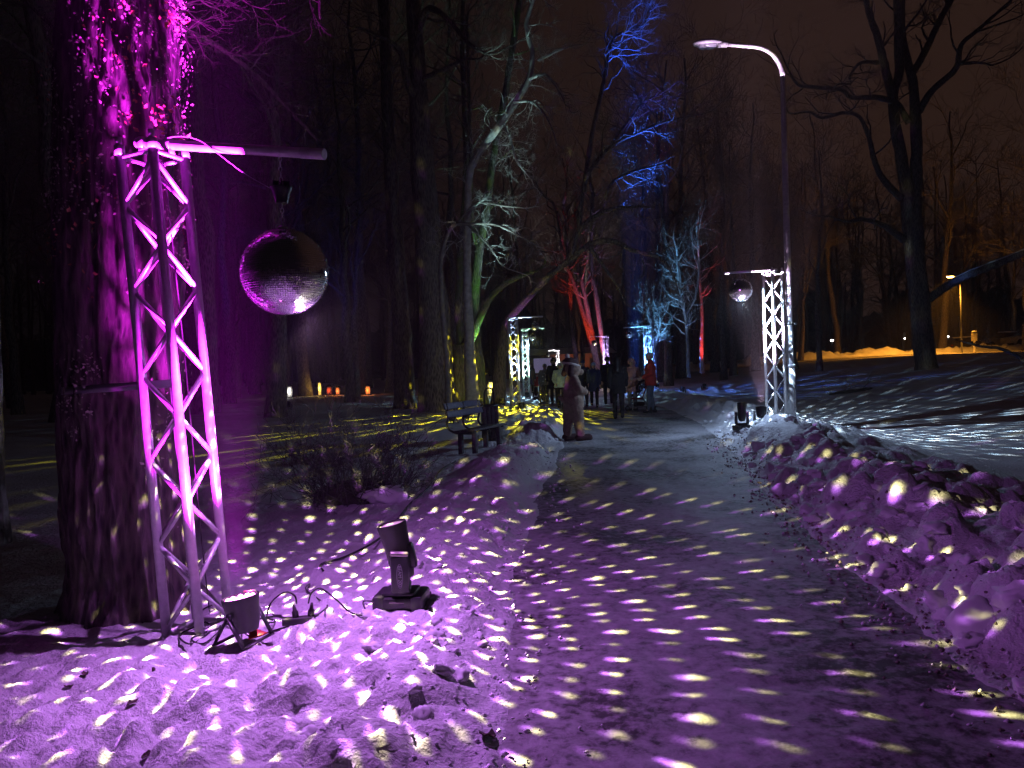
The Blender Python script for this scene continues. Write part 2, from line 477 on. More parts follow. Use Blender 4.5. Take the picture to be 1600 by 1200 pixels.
def mirror_ball_light(loc, to_source, col_a, col_b, wash, power, pitch=.045, size=.22, split=.10, seed=0.0, hit=None, hit_width=.6, wash_dir=(0, 0, -1), near_fill=None, near_fill_dir=(0, 0, -1), near_fill_min=.2):
    """Lamp standing in for light thrown back by a mirror ball: one ray bundle per facet, plus added fill.  For a direction o the facet normal that
    sends the beam there is n = |o + s|; the facets sit in rows of latitude, so n picks row and column."""
    l = bpy.data.lights.new('mirror_ball_light', 'POINT')
    l.energy = power; l.shadow_soft_size = .014
    l.use_nodes = True
    nt = l.node_tree; nt.nodes.clear()
    N = nt.nodes.new; L = nt.links.new
    def mth(op, a, b=None, c=None):
        n = N('ShaderNodeMath'); n.operation = op
        for i, q in enumerate((a, b, c)):
            if q is None: continue
            if isinstance(q, (int, float)): n.inputs[i].default_value = q
            else: L(q, n.inputs[i])
        return n.outputs[0]
    g = N('ShaderNodeNewGeometry')
    va = N('ShaderNodeVectorMath'); va.operation = 'ADD'
    va.inputs[1].default_value = Vector(to_source).normalized()
    L(g.outputs['Incoming'], va.inputs[0])
    vn = N('ShaderNodeVectorMath'); vn.operation = 'NORMALIZE'
    L(va.outputs[0], vn.inputs[0])
    sp = N('ShaderNodeSeparateXYZ'); L(vn.outputs[0], sp.inputs[0])
    lat = mth('DIVIDE', mth('ARCSINE', sp.outputs['Z']), pitch)
    row = mth('ROUND', lat)
    fv = mth('SUBTRACT', lat, row)
    cnt = mth('MAXIMUM', mth('ROUND', mth('MULTIPLY', mth('COSINE', mth('MULTIPLY', row, pitch)), 2 * math.pi / pitch)), 1.0)
    wn0 = N('ShaderNodeTexWhiteNoise'); wn0.noise_dimensions = '1D'
    L(mth('ADD', row, seed + .37), wn0.inputs['W'])
    lon = mth('ADD', mth('MULTIPLY', mth('DIVIDE', mth('ARCTAN2', sp.outputs['Y'], sp.outputs['X']), 2 * math.pi), cnt), wn0.outputs['Value'])
    colm = mth('ROUND', lon)
    fu = mth('SUBTRACT', lon, colm)
    cb = N('ShaderNodeCombineXYZ'); L(row, cb.inputs[0]); L(colm, cb.inputs[1]); cb.inputs[2].default_value = seed
    wn = N('ShaderNodeTexWhiteNoise'); wn.noise_dimensions = '3D'; L(cb.outputs[0], wn.inputs['Vector'])
    sc = N('ShaderNodeSeparateColor'); L(wn.outputs['Color'], sc.inputs[0])
    ju = mth('MULTIPLY', mth('SUBTRACT', sc.outputs[0], .5), .36)
    jv = mth('MULTIPLY', mth('SUBTRACT', sc.outputs[1], .5), .28)
    bri = mth('MULTIPLY_ADD', mth('POWER', sc.outputs[2], 2.0), 1.7, .20)
    if hit is not None:      # only the facets inside the beam's footprint on the ball send light back
        hd = N('ShaderNodeVectorMath'); hd.operation = 'DOT_PRODUCT'; hd.inputs[1].default_value = Vector(hit).normalized(); L(vn.outputs[0], hd.inputs[0])
        hm = N('ShaderNodeMapRange'); hm.interpolation_type = 'SMOOTHSTEP'
        hm.inputs['From Min'].default_value = math.cos(hit_width); hm.inputs['From Max'].default_value = math.cos(hit_width * .6)
        L(hd.outputs['Value'], hm.inputs['Value'])
        bri = mth('MULTIPLY', bri, hm.outputs[0])
    u0 = mth('SUBTRACT', fu, ju); v0 = mth('SUBTRACT', fv, jv)
    wob = N('ShaderNodeTexNoise'); wob.inputs['Scale'].default_value = 70.0; wob.inputs['Detail'].default_value = 2.0; L(g.outputs['Incoming'], wob.inputs['Vector'])
    rvar = mth('ADD', mth('MULTIPLY_ADD', sc.outputs[1], .5, .55), mth('MULTIPLY', wob.outputs['Fac'], .4))
    def dot_mask(dv, rad):
        d = mth('SQRT', mth('ADD', mth('POWER', u0, 2.0), mth('POWER', mth('SUBTRACT', v0, dv), 2.0)))
        d = mth('DIVIDE', d, rvar)
        mr = N('ShaderNodeMapRange'); mr.interpolation_type = 'SMOOTHSTEP'
        mr.inputs['From Min'].default_value = rad; mr.inputs['From Max'].default_value = 0.0
        L(d, mr.inputs['Value'])
        return mth('MULTIPLY', mr.outputs[0], bri)
    def scaled(col, fac):
        n = N('ShaderNodeVectorMath'); n.operation = 'SCALE'; n.inputs[0].default_value = col; L(fac, n.inputs['Scale'])
        return n.outputs[0]
    a = scaled(col_a, dot_mask(-split, size)); b2 = scaled(col_b, dot_mask(split, size))
    ad = N('ShaderNodeVectorMath'); ad.operation = 'ADD'; L(a, ad.inputs[0]); L(b2, ad.inputs[1])
    wd = N('ShaderNodeVectorMath'); wd.operation = 'DOT_PRODUCT'; wd.inputs[1].default_value = Vector(wash_dir).normalized(); L(g.outputs['Incoming'], wd.inputs[0])
    wm = N('ShaderNodeMapRange'); wm.interpolation_type = 'SMOOTHSTEP'; wm.inputs['From Min'].default_value = -1.05; wm.inputs['From Max'].default_value = .1
    L(wd.outputs['Value'], wm.inputs['Value'])
    ad2 = N('ShaderNodeVectorMath'); ad2.operation = 'ADD'; L(ad.outputs[0], ad2.inputs[0]); L(scaled(wash, wm.outputs[0]), ad2.inputs[1])  # even wash added to the lamp as general fill
    last = ad2.outputs[0]
    if near_fill is not None:    # broad fill added to the lamp to brighten the near snow
        sd = N('ShaderNodeVectorMath'); sd.operation = 'DOT_PRODUCT'; sd.inputs[1].default_value = Vector(near_fill_dir).normalized(); L(g.outputs['Incoming'], sd.inputs[0])
        sm = N('ShaderNodeMapRange'); sm.interpolation_type = 'SMOOTHSTEP'; sm.inputs['From Min'].default_value = near_fill_min; sm.inputs['From Max'].default_value = 1.0
        L(sd.outputs['Value'], sm.inputs['Value'])
        ad3 = N('ShaderNodeVectorMath'); ad3.operation = 'ADD'; L(last, ad3.inputs[0]); L(scaled(near_fill, sm.outputs[0]), ad3.inputs[1]); last = ad3.outputs[0]
    em = N('ShaderNodeEmission'); L(last, em.inputs['Color']); em.inputs['Strength'].default_value = 1.0
    ou = N('ShaderNodeOutputLight'); L(em.outputs[0], ou.inputs['Surface'])
    o = bpy.data.objects.new('mirror_ball_light', l); COL.objects.link(o); o.location = loc
    return o

# ------------------------------------------------------------------ ground and path
def graded(lo, hi, f0, f1, step, grow):
    """Coordinates with an even step between f0 and f1 that widens outwards."""
    mid = list(np.arange(f0, f1, step)); out = []
    st = step; q = mid[-1]
    while q < hi: st *= grow; q += st; out.append(q)
    pre = []; st = step; q = f0
    while q > lo: st *= grow; q -= st; pre.append(q)
    return np.array(pre[::-1] + mid + out)

def sheet(name, X, Y, Z, material):
    ny, nx = X.shape
    co = np.stack([X.ravel(), Y.ravel(), Z.ravel()], 1).astype(np.float32)
    i = np.arange(ny * nx).reshape(ny, nx)
    q = np.stack([i[:-1, :-1], i[:-1, 1:], i[1:, 1:], i[1:, :-1]], -1).reshape(-1, 4)
    me = bpy.data.meshes.new(name)
    me.vertices.add(len(co)); me.vertices.foreach_set('co', co.ravel())
    me.loops.add(q.size); me.loops.foreach_set('vertex_index', q.ravel().astype(np.int32))
    me.polygons.add(len(q)); me.polygons.foreach_set('loop_start', np.arange(0, q.size, 4, dtype=np.int32))
    me.polygons.foreach_set('loop_total', np.full(len(q), 4, dtype=np.int32))
    me.update(calc_edges=True); me.validate()
    me.materials.append(material); me.shade_smooth()
    o = bpy.data.objects.new(name, me); COL.objects.link(o)
    return o

xs = graded(-420, 420, -3.4, 5.0, .026, 1.045)
ys = [-60, -30, -12, -5, 0, 1.2, 2.0, 2.3]
while ys[-1] < 600: ys.append(ys[-1] * 1.0085 if ys[-1] < 40 else ys[-1] * 1.03)
gx, gy = np.meshgrid(xs, np.array(ys))
GZ = ground_h(gx, gy)
def H(x, y, _xs=xs, _ys=np.array(ys)):
    i = min(max(int(np.searchsorted(_xs, x)) - 1, 0), len(_xs) - 2); j = min(max(int(np.searchsorted(_ys, y)) - 1, 0), len(_ys) - 2)
    a = (x - _xs[i]) / (_xs[i + 1] - _xs[i]); b = (y - _ys[j]) / (_ys[j + 1] - _ys[j])
    return float((GZ[j, i] * (1 - a) + GZ[j, i + 1] * a) * (1 - b) + (GZ[j + 1, i] * (1 - a) + GZ[j + 1, i + 1] * a) * b)
ground = tag(sheet('snow_ground', gx, gy, GZ, M_SNOW), 'trampled snow lying over the whole park', None, kind='structure')

yp = np.array([-6., 0, 1.5, 2.2] + [y for y in ys if 2.2 < y < 95])
tt = np.linspace(0, 1, 84)
pl = path_l(yp)[:, None] - .16; pr = path_r(yp)[:, None] + .16
px_ = pl + (pr - pl) * tt[None, :]
py_ = np.repeat(yp[:, None], len(tt), 1)
path = tag(sheet('path', px_, py_, path_z(px_, py_), M_PATH), 'icy trodden footpath leading away between snow banks', None, kind='structure')

# clods of broken snow on the banks: real pieces, a few shapes shared between them
def clod_mesh(k):
    bm = bmesh.new(); bmesh.ops.create_icosphere(bm, subdivisions=3, radius=1)
    rr = random.Random(900 + k)
    off = Vector((rr.uniform(-9, 9), rr.uniform(-9, 9), rr.uniform(-9, 9)))
    for v in bm.verts:
        n = mnoise.noise(v.co * 1.2 + off) * .6 + mnoise.noise(v.co * 3.1 + off) * .35 + mnoise.noise(v.co * 7 + off) * .12
        v.co = v.co * (1 + n)
        v.co.z *= .72
    me = bpy.data.meshes.new('snow_clod'); bm.to_mesh(me); bm.free()
    me.materials.append(M_CLOD); me.shade_smooth()
    return me
CL = [clod_mesh(k) for k in range(9)]
rg = random.Random(77)
n_cl = 0
while n_cl < 250:
    y = 2.9 * math.exp(rg.random() * math.log(19 / 2.9))
    if rg.random() < .74:
        x = float(path_r(np.array([y]))[0]) + abs(rg.gauss(.15, .62)) + .08; s_ = rg.uniform(.018, .075) * (1.7 if rg.random() < .15 else 1)
    else:
        x = float(path_l(np.array([y]))[0]) - abs(rg.gauss(.1, .45)) - .05; s_ = rg.uniform(.018, .05)
        if 13.2 < y < 14.8: continue
    o = bpy.data.objects.new('snow_clod', CL[rg.randrange(9)]); COL.objects.link(o); o.parent = ground
    o.location = (x, y, H(x, y) + s_ * .05); o.scale = (s_ * rg.uniform(.8, 1.3), s_ * rg.uniform(.8, 1.3), s_ * rg.uniform(.7, 1.1))
    o.rotation_euler = (rg.uniform(-.5, .5), rg.uniform(-.5, .5), rg.uniform(0, 6.3))
    n_cl += 1

# crumbs of dirty snow and grit along the path's edges
rc = random.Random(15); cr = MB(); cr2 = MB()
for k in range(1900):
    y = 2.8 * math.exp(rc.random() * math.log(15 / 2.8))
    right = rc.random() < .75
    x = float(np.interp(y, PY, PR if right else PL)) + (1 if right else -1) * rc.gauss(.10, .22)
    if 13.2 < y < 14.8 and not right: continue
    s_ = rc.uniform(.004, .013) * (1 + .08 * y)
    z = max(H(x, y), float(path_z(np.array([x]), np.array([y]))[0]) if k % 3 == 0 else H(x, y)) if False else H(x, y)
    l_ = float(np.interp(y, PY, PL)); r_ = float(np.interp(y, PY, PR))
    if l_ + .02 < x < r_ - .02: z = z + .072
    q = [Vector((rc.uniform(.6, 1.2) * a, rc.uniform(.6, 1.2) * b, rc.uniform(.5, 1.1) * c)) * s_ + Vector((x, y, z + s_ * .2)) for a, b, c in ((1, 0, 0), (-1, 0, 0), (0, 1, 0), (0, -1, 0), (0, 0, 1), (0, 0, -1))]
    (cr2 if rc.random() < .45 and right else cr).add(q, [(0, 2, 4), (2, 1, 4), (1, 3, 4), (3, 0, 4), (2, 0, 5), (1, 2, 5), (3, 1, 5), (0, 3, 5)])
tag(cr.build('snow_crumbs', M_CLOD, ground), kind='stuff')
tag(cr2.build('grit', mat('dirty_grit', (.24, .20, .17), .9, vary=.4, scale=6), ground), kind='stuff')
# ------------------------------------------------------------------ truss towers
TW = .25          # chord spacing
TH = 3.0
def truss_parts(root, arm_dir, arm_len, arm_tilt=0.0, overshoot=.05, arm_r=.0245):
    """Square lattice tower: four chords, zigzag braces on each face, end frames and a pipe arm."""
    h = TW / 2
    mc = MB(); mc.tube([(0, 0, 0), (0, 0, .06)], .0305, 12); mc.tube([(0, 0, .05), (0, 0, TH - .05)], .0285, 12); mc.tube([(0, 0, TH - .06), (0, 0, TH)], .0305, 12); mc.tube([(0, 0, TH - .01), (0, 0, TH + overshoot)], .018, 10)
    chord = mc.mesh('chord', M_ALU)
    for sx, sy in ((-1, -1), (1, -1), (1, 1), (-1, 1)):
        o = bpy.data.objects.new('chord', chord); COL.objects.link(o); o.parent = root; o.location = (sx * h, sy * h, 0)
    nb = 11; z0 = .10; dz = (TH - .2) / nb
    meshes = []
    for sgn in (1, -1):
        mb = MB(); mb.tube([(-sgn * h, -h, 0), (sgn * h, -h, dz)], .0140, 8)
        meshes.append(mb.mesh('brace', M_ALU))
    hb = MB(); hb.tube([(-h, -h, 0), (h, -h, 0)], .0140, 8); hbm = hb.mesh('end_bar', M_ALU)
    for f in range(4):
        for k in range(nb):
            o = bpy.data.objects.new('brace', meshes[(k + f) % 2]); COL.objects.link(o); o.parent = root
            o.location = (0, 0, z0 + k * dz); o.rotation_euler = (0, 0, f * math.pi / 2)
        for z in (.075, TH - .07):
            o = bpy.data.objects.new('end_bar', hbm); COL.objects.link(o); o.parent = root
            o.location = (0, 0, z); o.rotation_euler = (0, 0, f * math.pi / 2)
    # pipe arm clamped across the top
    d = Vector((math.cos(arm_dir), math.sin(arm_dir), arm_tilt))
    zt = TH + .02
    mb = MB()
    a0 = Vector((0, 0, zt)) - d * .10; a1 = Vector((0, 0, zt)) + d * arm_len
    mb.tube([a0, a1], arm_r, 16)
    arm = mb.build('arm', M_ALU, root); autosmooth(arm)
    mb = MB()
    mb.tube([a1 - d * .14, a1 + d * .004], arm_r + .002, 16); sl = mb.build('end_sleeve', M_STEEL, arm); autosmooth(sl)
    for t in (-.06, .12):
        mb = MB(); p = Vector((0, 0, zt)) + d * t
        mb.tube([p - d * .02, p + d * .02], arm_r + .008, 14); mb.box(p - Vector((0, 0, .035)), (.04, .04, .05))
        mb.build('clamp', M_STEEL, root)
    return d, zt

# ------------------------------------------------------------------ mirror balls
M_MIRROR = mat('mirror_glass', (.84, .84, .86), .105, 1.0, vary=.14, scale=90)
M_CORE = mat('ball_core', (.05, .05, .055), .5, vary=.2)
def mirror_ball(root, rad, pitch=.052, seed=1, motor=True, drop=.35):
    """Mirror ball hanging below the root (root = where the chain meets the arm)."""
    rr = random.Random(seed)
    c = Vector((0, 0, -drop - rad))
    mb = MB(); mb.ball((0, 0, 0), rad * .985, 32, 20); mb.build('core', M_CORE, root, loc=c)
    mb = MB()
    nrow = int(round(math.pi / pitch))
    for i in range(nrow):
        la = -math.pi / 2 + (i + .5) * math.pi / nrow
        n = max(4, int(round(2 * math.pi * math.cos(la) / pitch)))
        ph = rr.random() * 6.28
        for k in range(n):
            lo = 2 * math.pi * k / n + ph
            nn = Vector((math.cos(la) * math.cos(lo), math.cos(la) * math.sin(lo), math.sin(la)))
            e = Vector((-math.sin(lo), math.cos(lo), 0)); u = nn.cross(e)
            t = (e * rr.gauss(0, .036) + u * rr.gauss(0, .036))
            n2 = (nn + t).normalized(); e2 = (e - n2 * e.dot(n2)).normalized(); u2 = n2.cross(e2)
            hw = rad * math.cos(la) * math.pi / n * .88; hh = rad * math.pi / nrow / 2 * .80
            p = nn * rad
            mb.add([p - e2 * hw - u2 * hh, p + e2 * hw - u2 * hh, p + e2 * hw + u2 * hh, p - e2 * hw + u2 * hh], [(0, 1, 2, 3)])
    t = mb.build('mirror_tiles', M_MIRROR, root, smooth=False, loc=c); tag(t, kind='stuff')
    mb = MB()
    mb.torus(c + Vector((-.03, 0, rad + .012)), .012, .003, Matrix.Rotation(R(90), 3, 'X'), 12, 5)
    mb.lathe([(.035, 0), (.03, .012), (.008, .02)], 16, Matrix.Translation(c + Vector((0, 0, rad - .004))))
    mb.build('hanger', M_STEEL, root)
    if motor:
        mz = -drop * .55
        mb = MB()
        mb.lathe([(.022, -.055), (.034, -.052), (.05, .012), (.062, .03), (.062, .04), (.02, .043)], 24, Matrix.Translation((0, 0, mz)))
        mo = mb.build('motor', M_BLACK, root); autosmooth(mo)
        mb = MB()
        for q in range(4):
            a = q * math.pi / 2 + .4
            mb.box((.03 * math.cos(a), .03 * math.sin(a), mz + .06), (.035, .006, .03), Matrix.Rotation(a, 3, 'Z'))
        mb.build('wing_nut', M_IRON, mo)
        chain_sections = [(0, mz + .07), (mz - .055, -drop + .01)]
    else:
        chain_sections = [(0, -drop + .01)]
    for z1, z0 in chain_sections:
        mb = MB()
        n = max(2, int((z1 - z0) / .026))
        for k in range(n):
            z = z1 - (k + .5) * (z1 - z0) / n
            M = (Matrix.Rotation(R(90), 3, 'X') if k % 2 else Matrix.Rotation(R(90), 3, 'Z') @ Matrix.Rotation(R(90), 3, 'X'))
            M = Matrix.Diagonal((1, 1, 1.5)) @ M
            mb.torus((0, 0, z), .009, .0026, M, 10, 5)
        tag(mb.build('chain', M_STEEL, root), kind='stuff')
    mb = MB(); mb.torus((0, 0, .0), .030, .003, Matrix.Rotation(R(90), 3, 'Y'), 20, 5); mb.build('arm_loop', M_STEEL, root)
    return c

# ------------------------------------------------------------------ flat LED floor spotlights
def glow(name, col, s):
    return mat(name, tuple(min(1, c * .5 + .2) for c in col), .4, emit=col, estr=s, vary=0)

def par_parts(root, tilt, led_mat, big=True):
    """LED can on a double bracket; local +X is the way it leans, tilt from vertical."""
    Rm = Matrix.Rotation(tilt, 4, 'Y')
    piv = Vector((0, 0, .165)); T = Matrix.Translation(piv) @ Rm
    mb = MB()
    mb.lathe([(.045, -.115), (.07, -.11), (.086, -.055), (.096, .03), (.103, .07), (.103, .085), (.094, .085), (.094, .07)], 28, T)
    body = mb.build('body', M_BLACK, root); autosmooth(body, 30)
    mb = MB(); mb.lathe([(.094, .068), (.094, .072)], 28, T); mb.build('lens_plate', M_BLACK, body)
    mb = MB()
    for r, n in ((0, 1), (.036, 6), (.072, 11)):
        for k in range(n):
            a = 2 * math.pi * k / n
            mb.lathe([(.0125, .0725), (.0125, .079), (.006, .082)], 10, T @ Matrix.Translation((r * math.cos(a), r * math.sin(a), 0)))
    mb.build('led_cluster', led_mat, body)
    if big:
        mb = MB(); mb.box(T @ Vector((-.02, .1, .085)), (.07, .012, .016), T.to_3x3()); mb.build('filter_catch', glow('catch_glow', (1, .1, .35), .6), body)  # the catch is no lamp; its red glow is added in the material
    for sy in (-1, 1):
        mb = MB()
        y = sy * .122
        mb.box((0, sy * .113, .165), (.03, .016, .03))
        mb.build('knob', M_BLACK, body)
        for q, (tx, name) in enumerate(((.10, 'bracket_leg'), (-.10, 'bracket_leg'))):
            mb = MB()
            d = Vector((tx, 0, -.163))
            mb.box(Vector((tx / 2, y + q * .006 * sy, .0835)), (.028, .005, d.length), rot_to(d))
            mb.build(name, M_BLACK, root)
    for tx in (.10, -.10):
        mb = MB(); mb.box((tx, 0, .006), (.03, .25, .005)); mb.build('bracket_foot', M_BLACK, root)
    return T

def par_light(label, loc, aim, color, power, angle, blend=.6, led=None, big=False, group=None, rz=None, glare=6.0, can_tilt=None):
    loc = Vector(loc)
    d = Vector(aim) - (loc + Vector((0, 0, .165)))
    yaw = math.atan2(d.y, d.x); tilt = math.atan2(math.hypot(d.x, d.y), d.z)
    if can_tilt is not None: tilt = can_tilt
    if rz is not None: yaw = rz
    root = thing('floor_spotlight', label, 'spotlight', loc, yaw, group)
    key = 'led_%d_%d_%d' % tuple(int(c * 99) for c in color)
    T = par_parts(root, tilt, led or glow(key, color, glare), big)
    W = Matrix.Translation(loc) @ Matrix.Rotation(yaw, 4, 'Z') @ T
    spot('spotlight_beam', W @ Vector((0, 0, .105)), aim, color, power, angle, blend, .06)
    return root

# ------------------------------------------------------------------ moving-head beam lamps
M_SILVER = mat('silver_trim', (.42, .38, .33), .35, .7, vary=.15)
M_LENS = mat('beam_lens', (.55, .52, .40), .12, 0, vary=.08, emit=(1, .85, .55), estr=.12)
M_PRINT = mat('white_print', (.9, .9, .92), .5, vary=.05)
def text_mesh(s, size):
    cu = bpy.data.curves.new('lettering', 'FONT'); cu.body = s; cu.size = size; cu.extrude = .0006; cu.align_x = 'CENTER'; cu.align_y = 'CENTER'
    o = bpy.data.objects.new('lettering', cu)
    me = evaluated(o)
    bpy.data.objects.remove(o); bpy.data.curves.remove(cu)
    return me

def moving_head_parts(root, yaw, tilt):
    """Base, turning yoke with two arms and a tapering head; the head leans by tilt in the yoke's plane."""
    mb = MB()
    mb.box((0, 0, .055), (.27, .24, .07), bev=.018)
    mb.box((-.115, 0, .05), (.075, .25, .1), bev=.02); mb.box((.115, 0, .05), (.075, .25, .1), bev=.02)
    mb.box((0, 0, .1), (.2, .18, .03), bev=.01)
    base = mb.build('base', M_BLACK, root); autosmooth(base, 30)
    for sx in (-1, 1):
        for sy in (-1, 1):
            mb = MB(); mb.lathe([(.018, 0), (.018, .016)], 12, Matrix.Translation((sx * .1, sy * .09, -.012))); mb.build('foot', M_RUBBER, base)
    for q_, sz_, a_ in (((-.12, -.121, .06), (.045, .004, .012), 35), ((0, -.1215, .065), (.09, .004, .006), 0)):
        mb = MB(); mb.box(q_, sz_, Matrix.Rotation(R(a_), 3, 'Y')); mb.build('base_trim', M_SILVER, base)
    Y = Matrix.Rotation(yaw, 3, 'Z')
    mb = MB()
    mb.box(Y @ Vector((0, 0, .125)), (.12, .215, .03), Y, bev=.01)
    yk = mb.build('yoke', M_BLACK, root)
    for sy in (-1, 1):
        mb = MB()
        vs = []
        mb.box(Y @ Vector((0, sy * .105, .235)), (.105, .05, .22), Y, bev=.012)
        arm = mb.build('yoke_arm', M_BLACK, root); autosmooth(arm, 30)
        mb = MB(); mb.box(Y @ Vector((0, sy * .106, .352)), (.108, .05, .026), Y @ Matrix.Rotation(R(5), 3, 'Y'), bev=.008); mb.build('arm_cap', M_SILVER, arm)
        # name plate
        mb = MB(); pts = []
        for k in range(40):
            a = 2 * math.pi * k / 40
            pts.append(Y @ Vector((.0165 * math.cos(a), sy * .1315, .225 + .071 * math.sin(a))))
        pts.append(pts[0]); mb.tube(pts, .0013, 5, cap=False)
        ring = mb.build('plate_ring', M_PRINT, arm)
        me = text_mesh('BEAM 200', .029)
        me.materials.clear(); me.materials.append(M_PRINT)
        lt = bpy.data.objects.new('lettering', me); COL.objects.link(lt); lt.parent = arm
        yaw2 = yaw + (0 if sy < 0 else math.pi)
        lt.matrix_local = Matrix.Translation(Y @ Vector((0, sy * .1313, .225))) @ Matrix.Rotation(yaw2, 4, 'Z') @ Matrix.Rotation(R(90), 4, 'X') @ Matrix.Rotation(R(-90), 4, 'Z')
    T = Matrix.Translation((0, 0, .305)) @ Matrix.Rotation(yaw, 4, 'Z') @ Matrix.Rotation(tilt, 4, 'Y')
    mb = MB()
    mb.lathe([(.035, -.13), (.058, -.12), (.072, -.06), (.078, 0), (.076, .06), (.083, .12), (.09, .2), (.09, .218), (.083, .218), (.08, .2)], 28, T)
    mb.box(T @ Vector((.07, 0, -.0)), (.05, .1, .15), T.to_3x3(), bev=.02)
    head = mb.build('head', M_BLACK, root); autosmooth(head, 32)
    mb = MB(); mb.lathe([(.081, .2), (.081, .206), (.05, .213), (.001, .216)], 28, T); mb.build('lens', M_LENS, head)
    return T

def moving_head(label, loc, aim, color, power, angle, base_rz=0.0, blend=.15, group=None, size=.03, pose=None):
    loc = Vector(loc)
    d = Vector(aim) - (loc + Vector((0, 0, .305)))
    yaw = math.atan2(d.y, d.x) - base_rz; tilt = math.atan2(math.hypot(d.x, d.y), d.z)
    if yaw > math.pi / 2: yaw -= math.pi; tilt = -tilt
    if yaw < -math.pi / 2: yaw += math.pi; tilt = -tilt
    if pose: yaw, tilt = pose
    root = thing('moving_head_light', label, 'stage light', loc, base_rz, group)
    T = moving_head_parts(root, yaw, tilt)
    W = Matrix.Translation(loc) @ Matrix.Rotation(base_rz, 4, 'Z') @ T
    p = W @ Vector((0, 0, .235))
    spot('moving_head_beam', p, aim, color, power, angle, blend, size)
    return root, p

# mist drifting through a beam
def mist_material(name, dens, col=(1, 1, 1)):
    m = bpy.data.materials.new(name); m.use_nodes = True
    nt = m.node_tree; nt.nodes.clear()
    o = nt.nodes.new('ShaderNodeOutputMaterial'); v = nt.nodes.new('ShaderNodeVolumePrincipled')
    v.inputs['Density'].default_value = dens; v.inputs['Color'].default_value = (*col, 1)
    nt.links.new(v.outputs[0], o.inputs['Volume'])
    return m
def mist(label, a, b, r0, r1, dens):
    mb = MB(); mb.tube([Vector(a), Vector(a).lerp(Vector(b), .5), Vector(b)], [r0, (r0 + r1) / 2, r1], 16)
    o = mb.build('mist', mist_material('beam_mist', dens)); tag(o, label, 'mist', kind='stuff')
    return o

def cable(label, pts, r=.005, cat='cable', group=None, material=None, sub=6):
    P = [Vector(p) for p in pts]; out = []
    for i in range(len(P) - 1):
        p0 = P[max(i - 1, 0)]; p1 = P[i]; p2 = P[i + 1]; p3 = P[min(i + 2, len(P) - 1)]
        for k in range(sub):
            t = k / sub
            out.append(.5 * ((2 * p1) + (p2 - p0) * t + (2 * p0 - 5 * p1 + 4 * p2 - p3) * t * t + (3 * p1 - p0 - 3 * p2 + p3) * t ** 3))
    out.append(P[-1])
    mb = MB(); mb.tube(out, r, 6)
    return tag(mb.build('cable', material or M_RUBBER), label, cat, group)

def on_snow(px, py, lift=.006):
    """Point of the snow surface seen at photo pixel (px, py)."""
    d = CAM_R @ Vector(((px - 800) / FPX, (600 - py) / FPX, -1.0))
    t = 1.0
    while t < 80:
        p = Vector((0, 0, CAM_H)) + d * t
        if p.z < H(p.x, p.y): break
        t *= 1.006
    p.z = H(p.x, p.y) + lift
    return p

# ------------------------------------------------------------------ the nearest tower (left)
T1 = Vector((-1.965, 4.70, 0)); T1.z = H(T1.x, T1.y) - .07
T1_LEAN = Matrix.Rotation(R(-3.0), 4, 'Y')
tw1 = thing('truss_tower', 'tall aluminium lattice tower glowing magenta beside the thick tree trunk', 'truss tower', T1)
T1_RZ = R(-20)
tw1.matrix_world = Matrix.Translation(T1) @ T1_LEAN @ Matrix.Rotation(T1_RZ, 4, 'Z')
tip = at(506, 241, 4.42)
top = tw1.matrix_world @ Vector((0, 0, TH + .02))
loc_d = (tw1.matrix_world.to_3x3().inverted() @ (tip - top))
ARM1 = loc_d.length
truss_parts(tw1, math.atan2(loc_d.y, loc_d.x), math.hypot(loc_d.x, loc_d.y), loc_d.z / math.hypot(loc_d.x, loc_d.y), arm_r=.030)
B1R = .25
hang = min((top.lerp(tip, k / 200) for k in range(201)), key=lambda q: abs(pix(q)[0] - 437))
bc = at(442, 425, hang.y)
drop1 = hang.z - bc.z - B1R
ball1 = thing('mirror_ball', 'large mirror ball hanging in the foreground from the magenta tower', 'mirror ball', hang)
c1 = mirror_ball(ball1, B1R, drop=drop1)
BALL1 = hang + c1
# thin feed wire from arm to motor
pm = hang + Vector((0, 0, -drop1 * .55 + .03)); pa = top.lerp(tip, .38)
cable('thin wire running from the magenta arm to the mirror ball motor', [top.lerp(tip, .1) + Vector((0, -.03, .03)), top.lerp(tip, .2) + Vector((0, -.035, .045)), top.lerp(tip, .3) + Vector((0, -.03, .03)), pa + Vector((0, -.03, -.02)), pa.lerp(pm, .5) + Vector((-.02, 0, -.03)), pm + Vector((-.055, 0, 0))], .0022, material=M_STEEL)
# cable running down inside the tower
Wt = tw1.matrix_world
cable('thin cable hanging down inside the magenta tower', [Wt @ Vector((.03, .05, 2.95)), Wt @ Vector((.06, .03, 2.3)), Wt @ Vector((.04, .06, 1.6)), Wt @ Vector((.07, .02, .8)), Wt @ Vector((.05, .05, .15))], .004)

# strap tying the tower to the tree
mb = MB()
s0 = at(97, 611, 5.02); s1 = at(272, 599, 4.62)
dd = (s1 - s0); rotm = Matrix((dd.normalized(), dd.normalized().cross(Vector((0, 0, 1))).normalized() * -1, Vector((0, 0, 1)))).transposed()
mb.box((s0 + s1) / 2, (dd.length, .012, .05), rotm)
tag(mb.build('tie_bar', mat('grey_strap', (.30, .29, .31), .6, vary=.2)), 'flat grey bar tying the magenta tower to the trunk', 'tie bar')

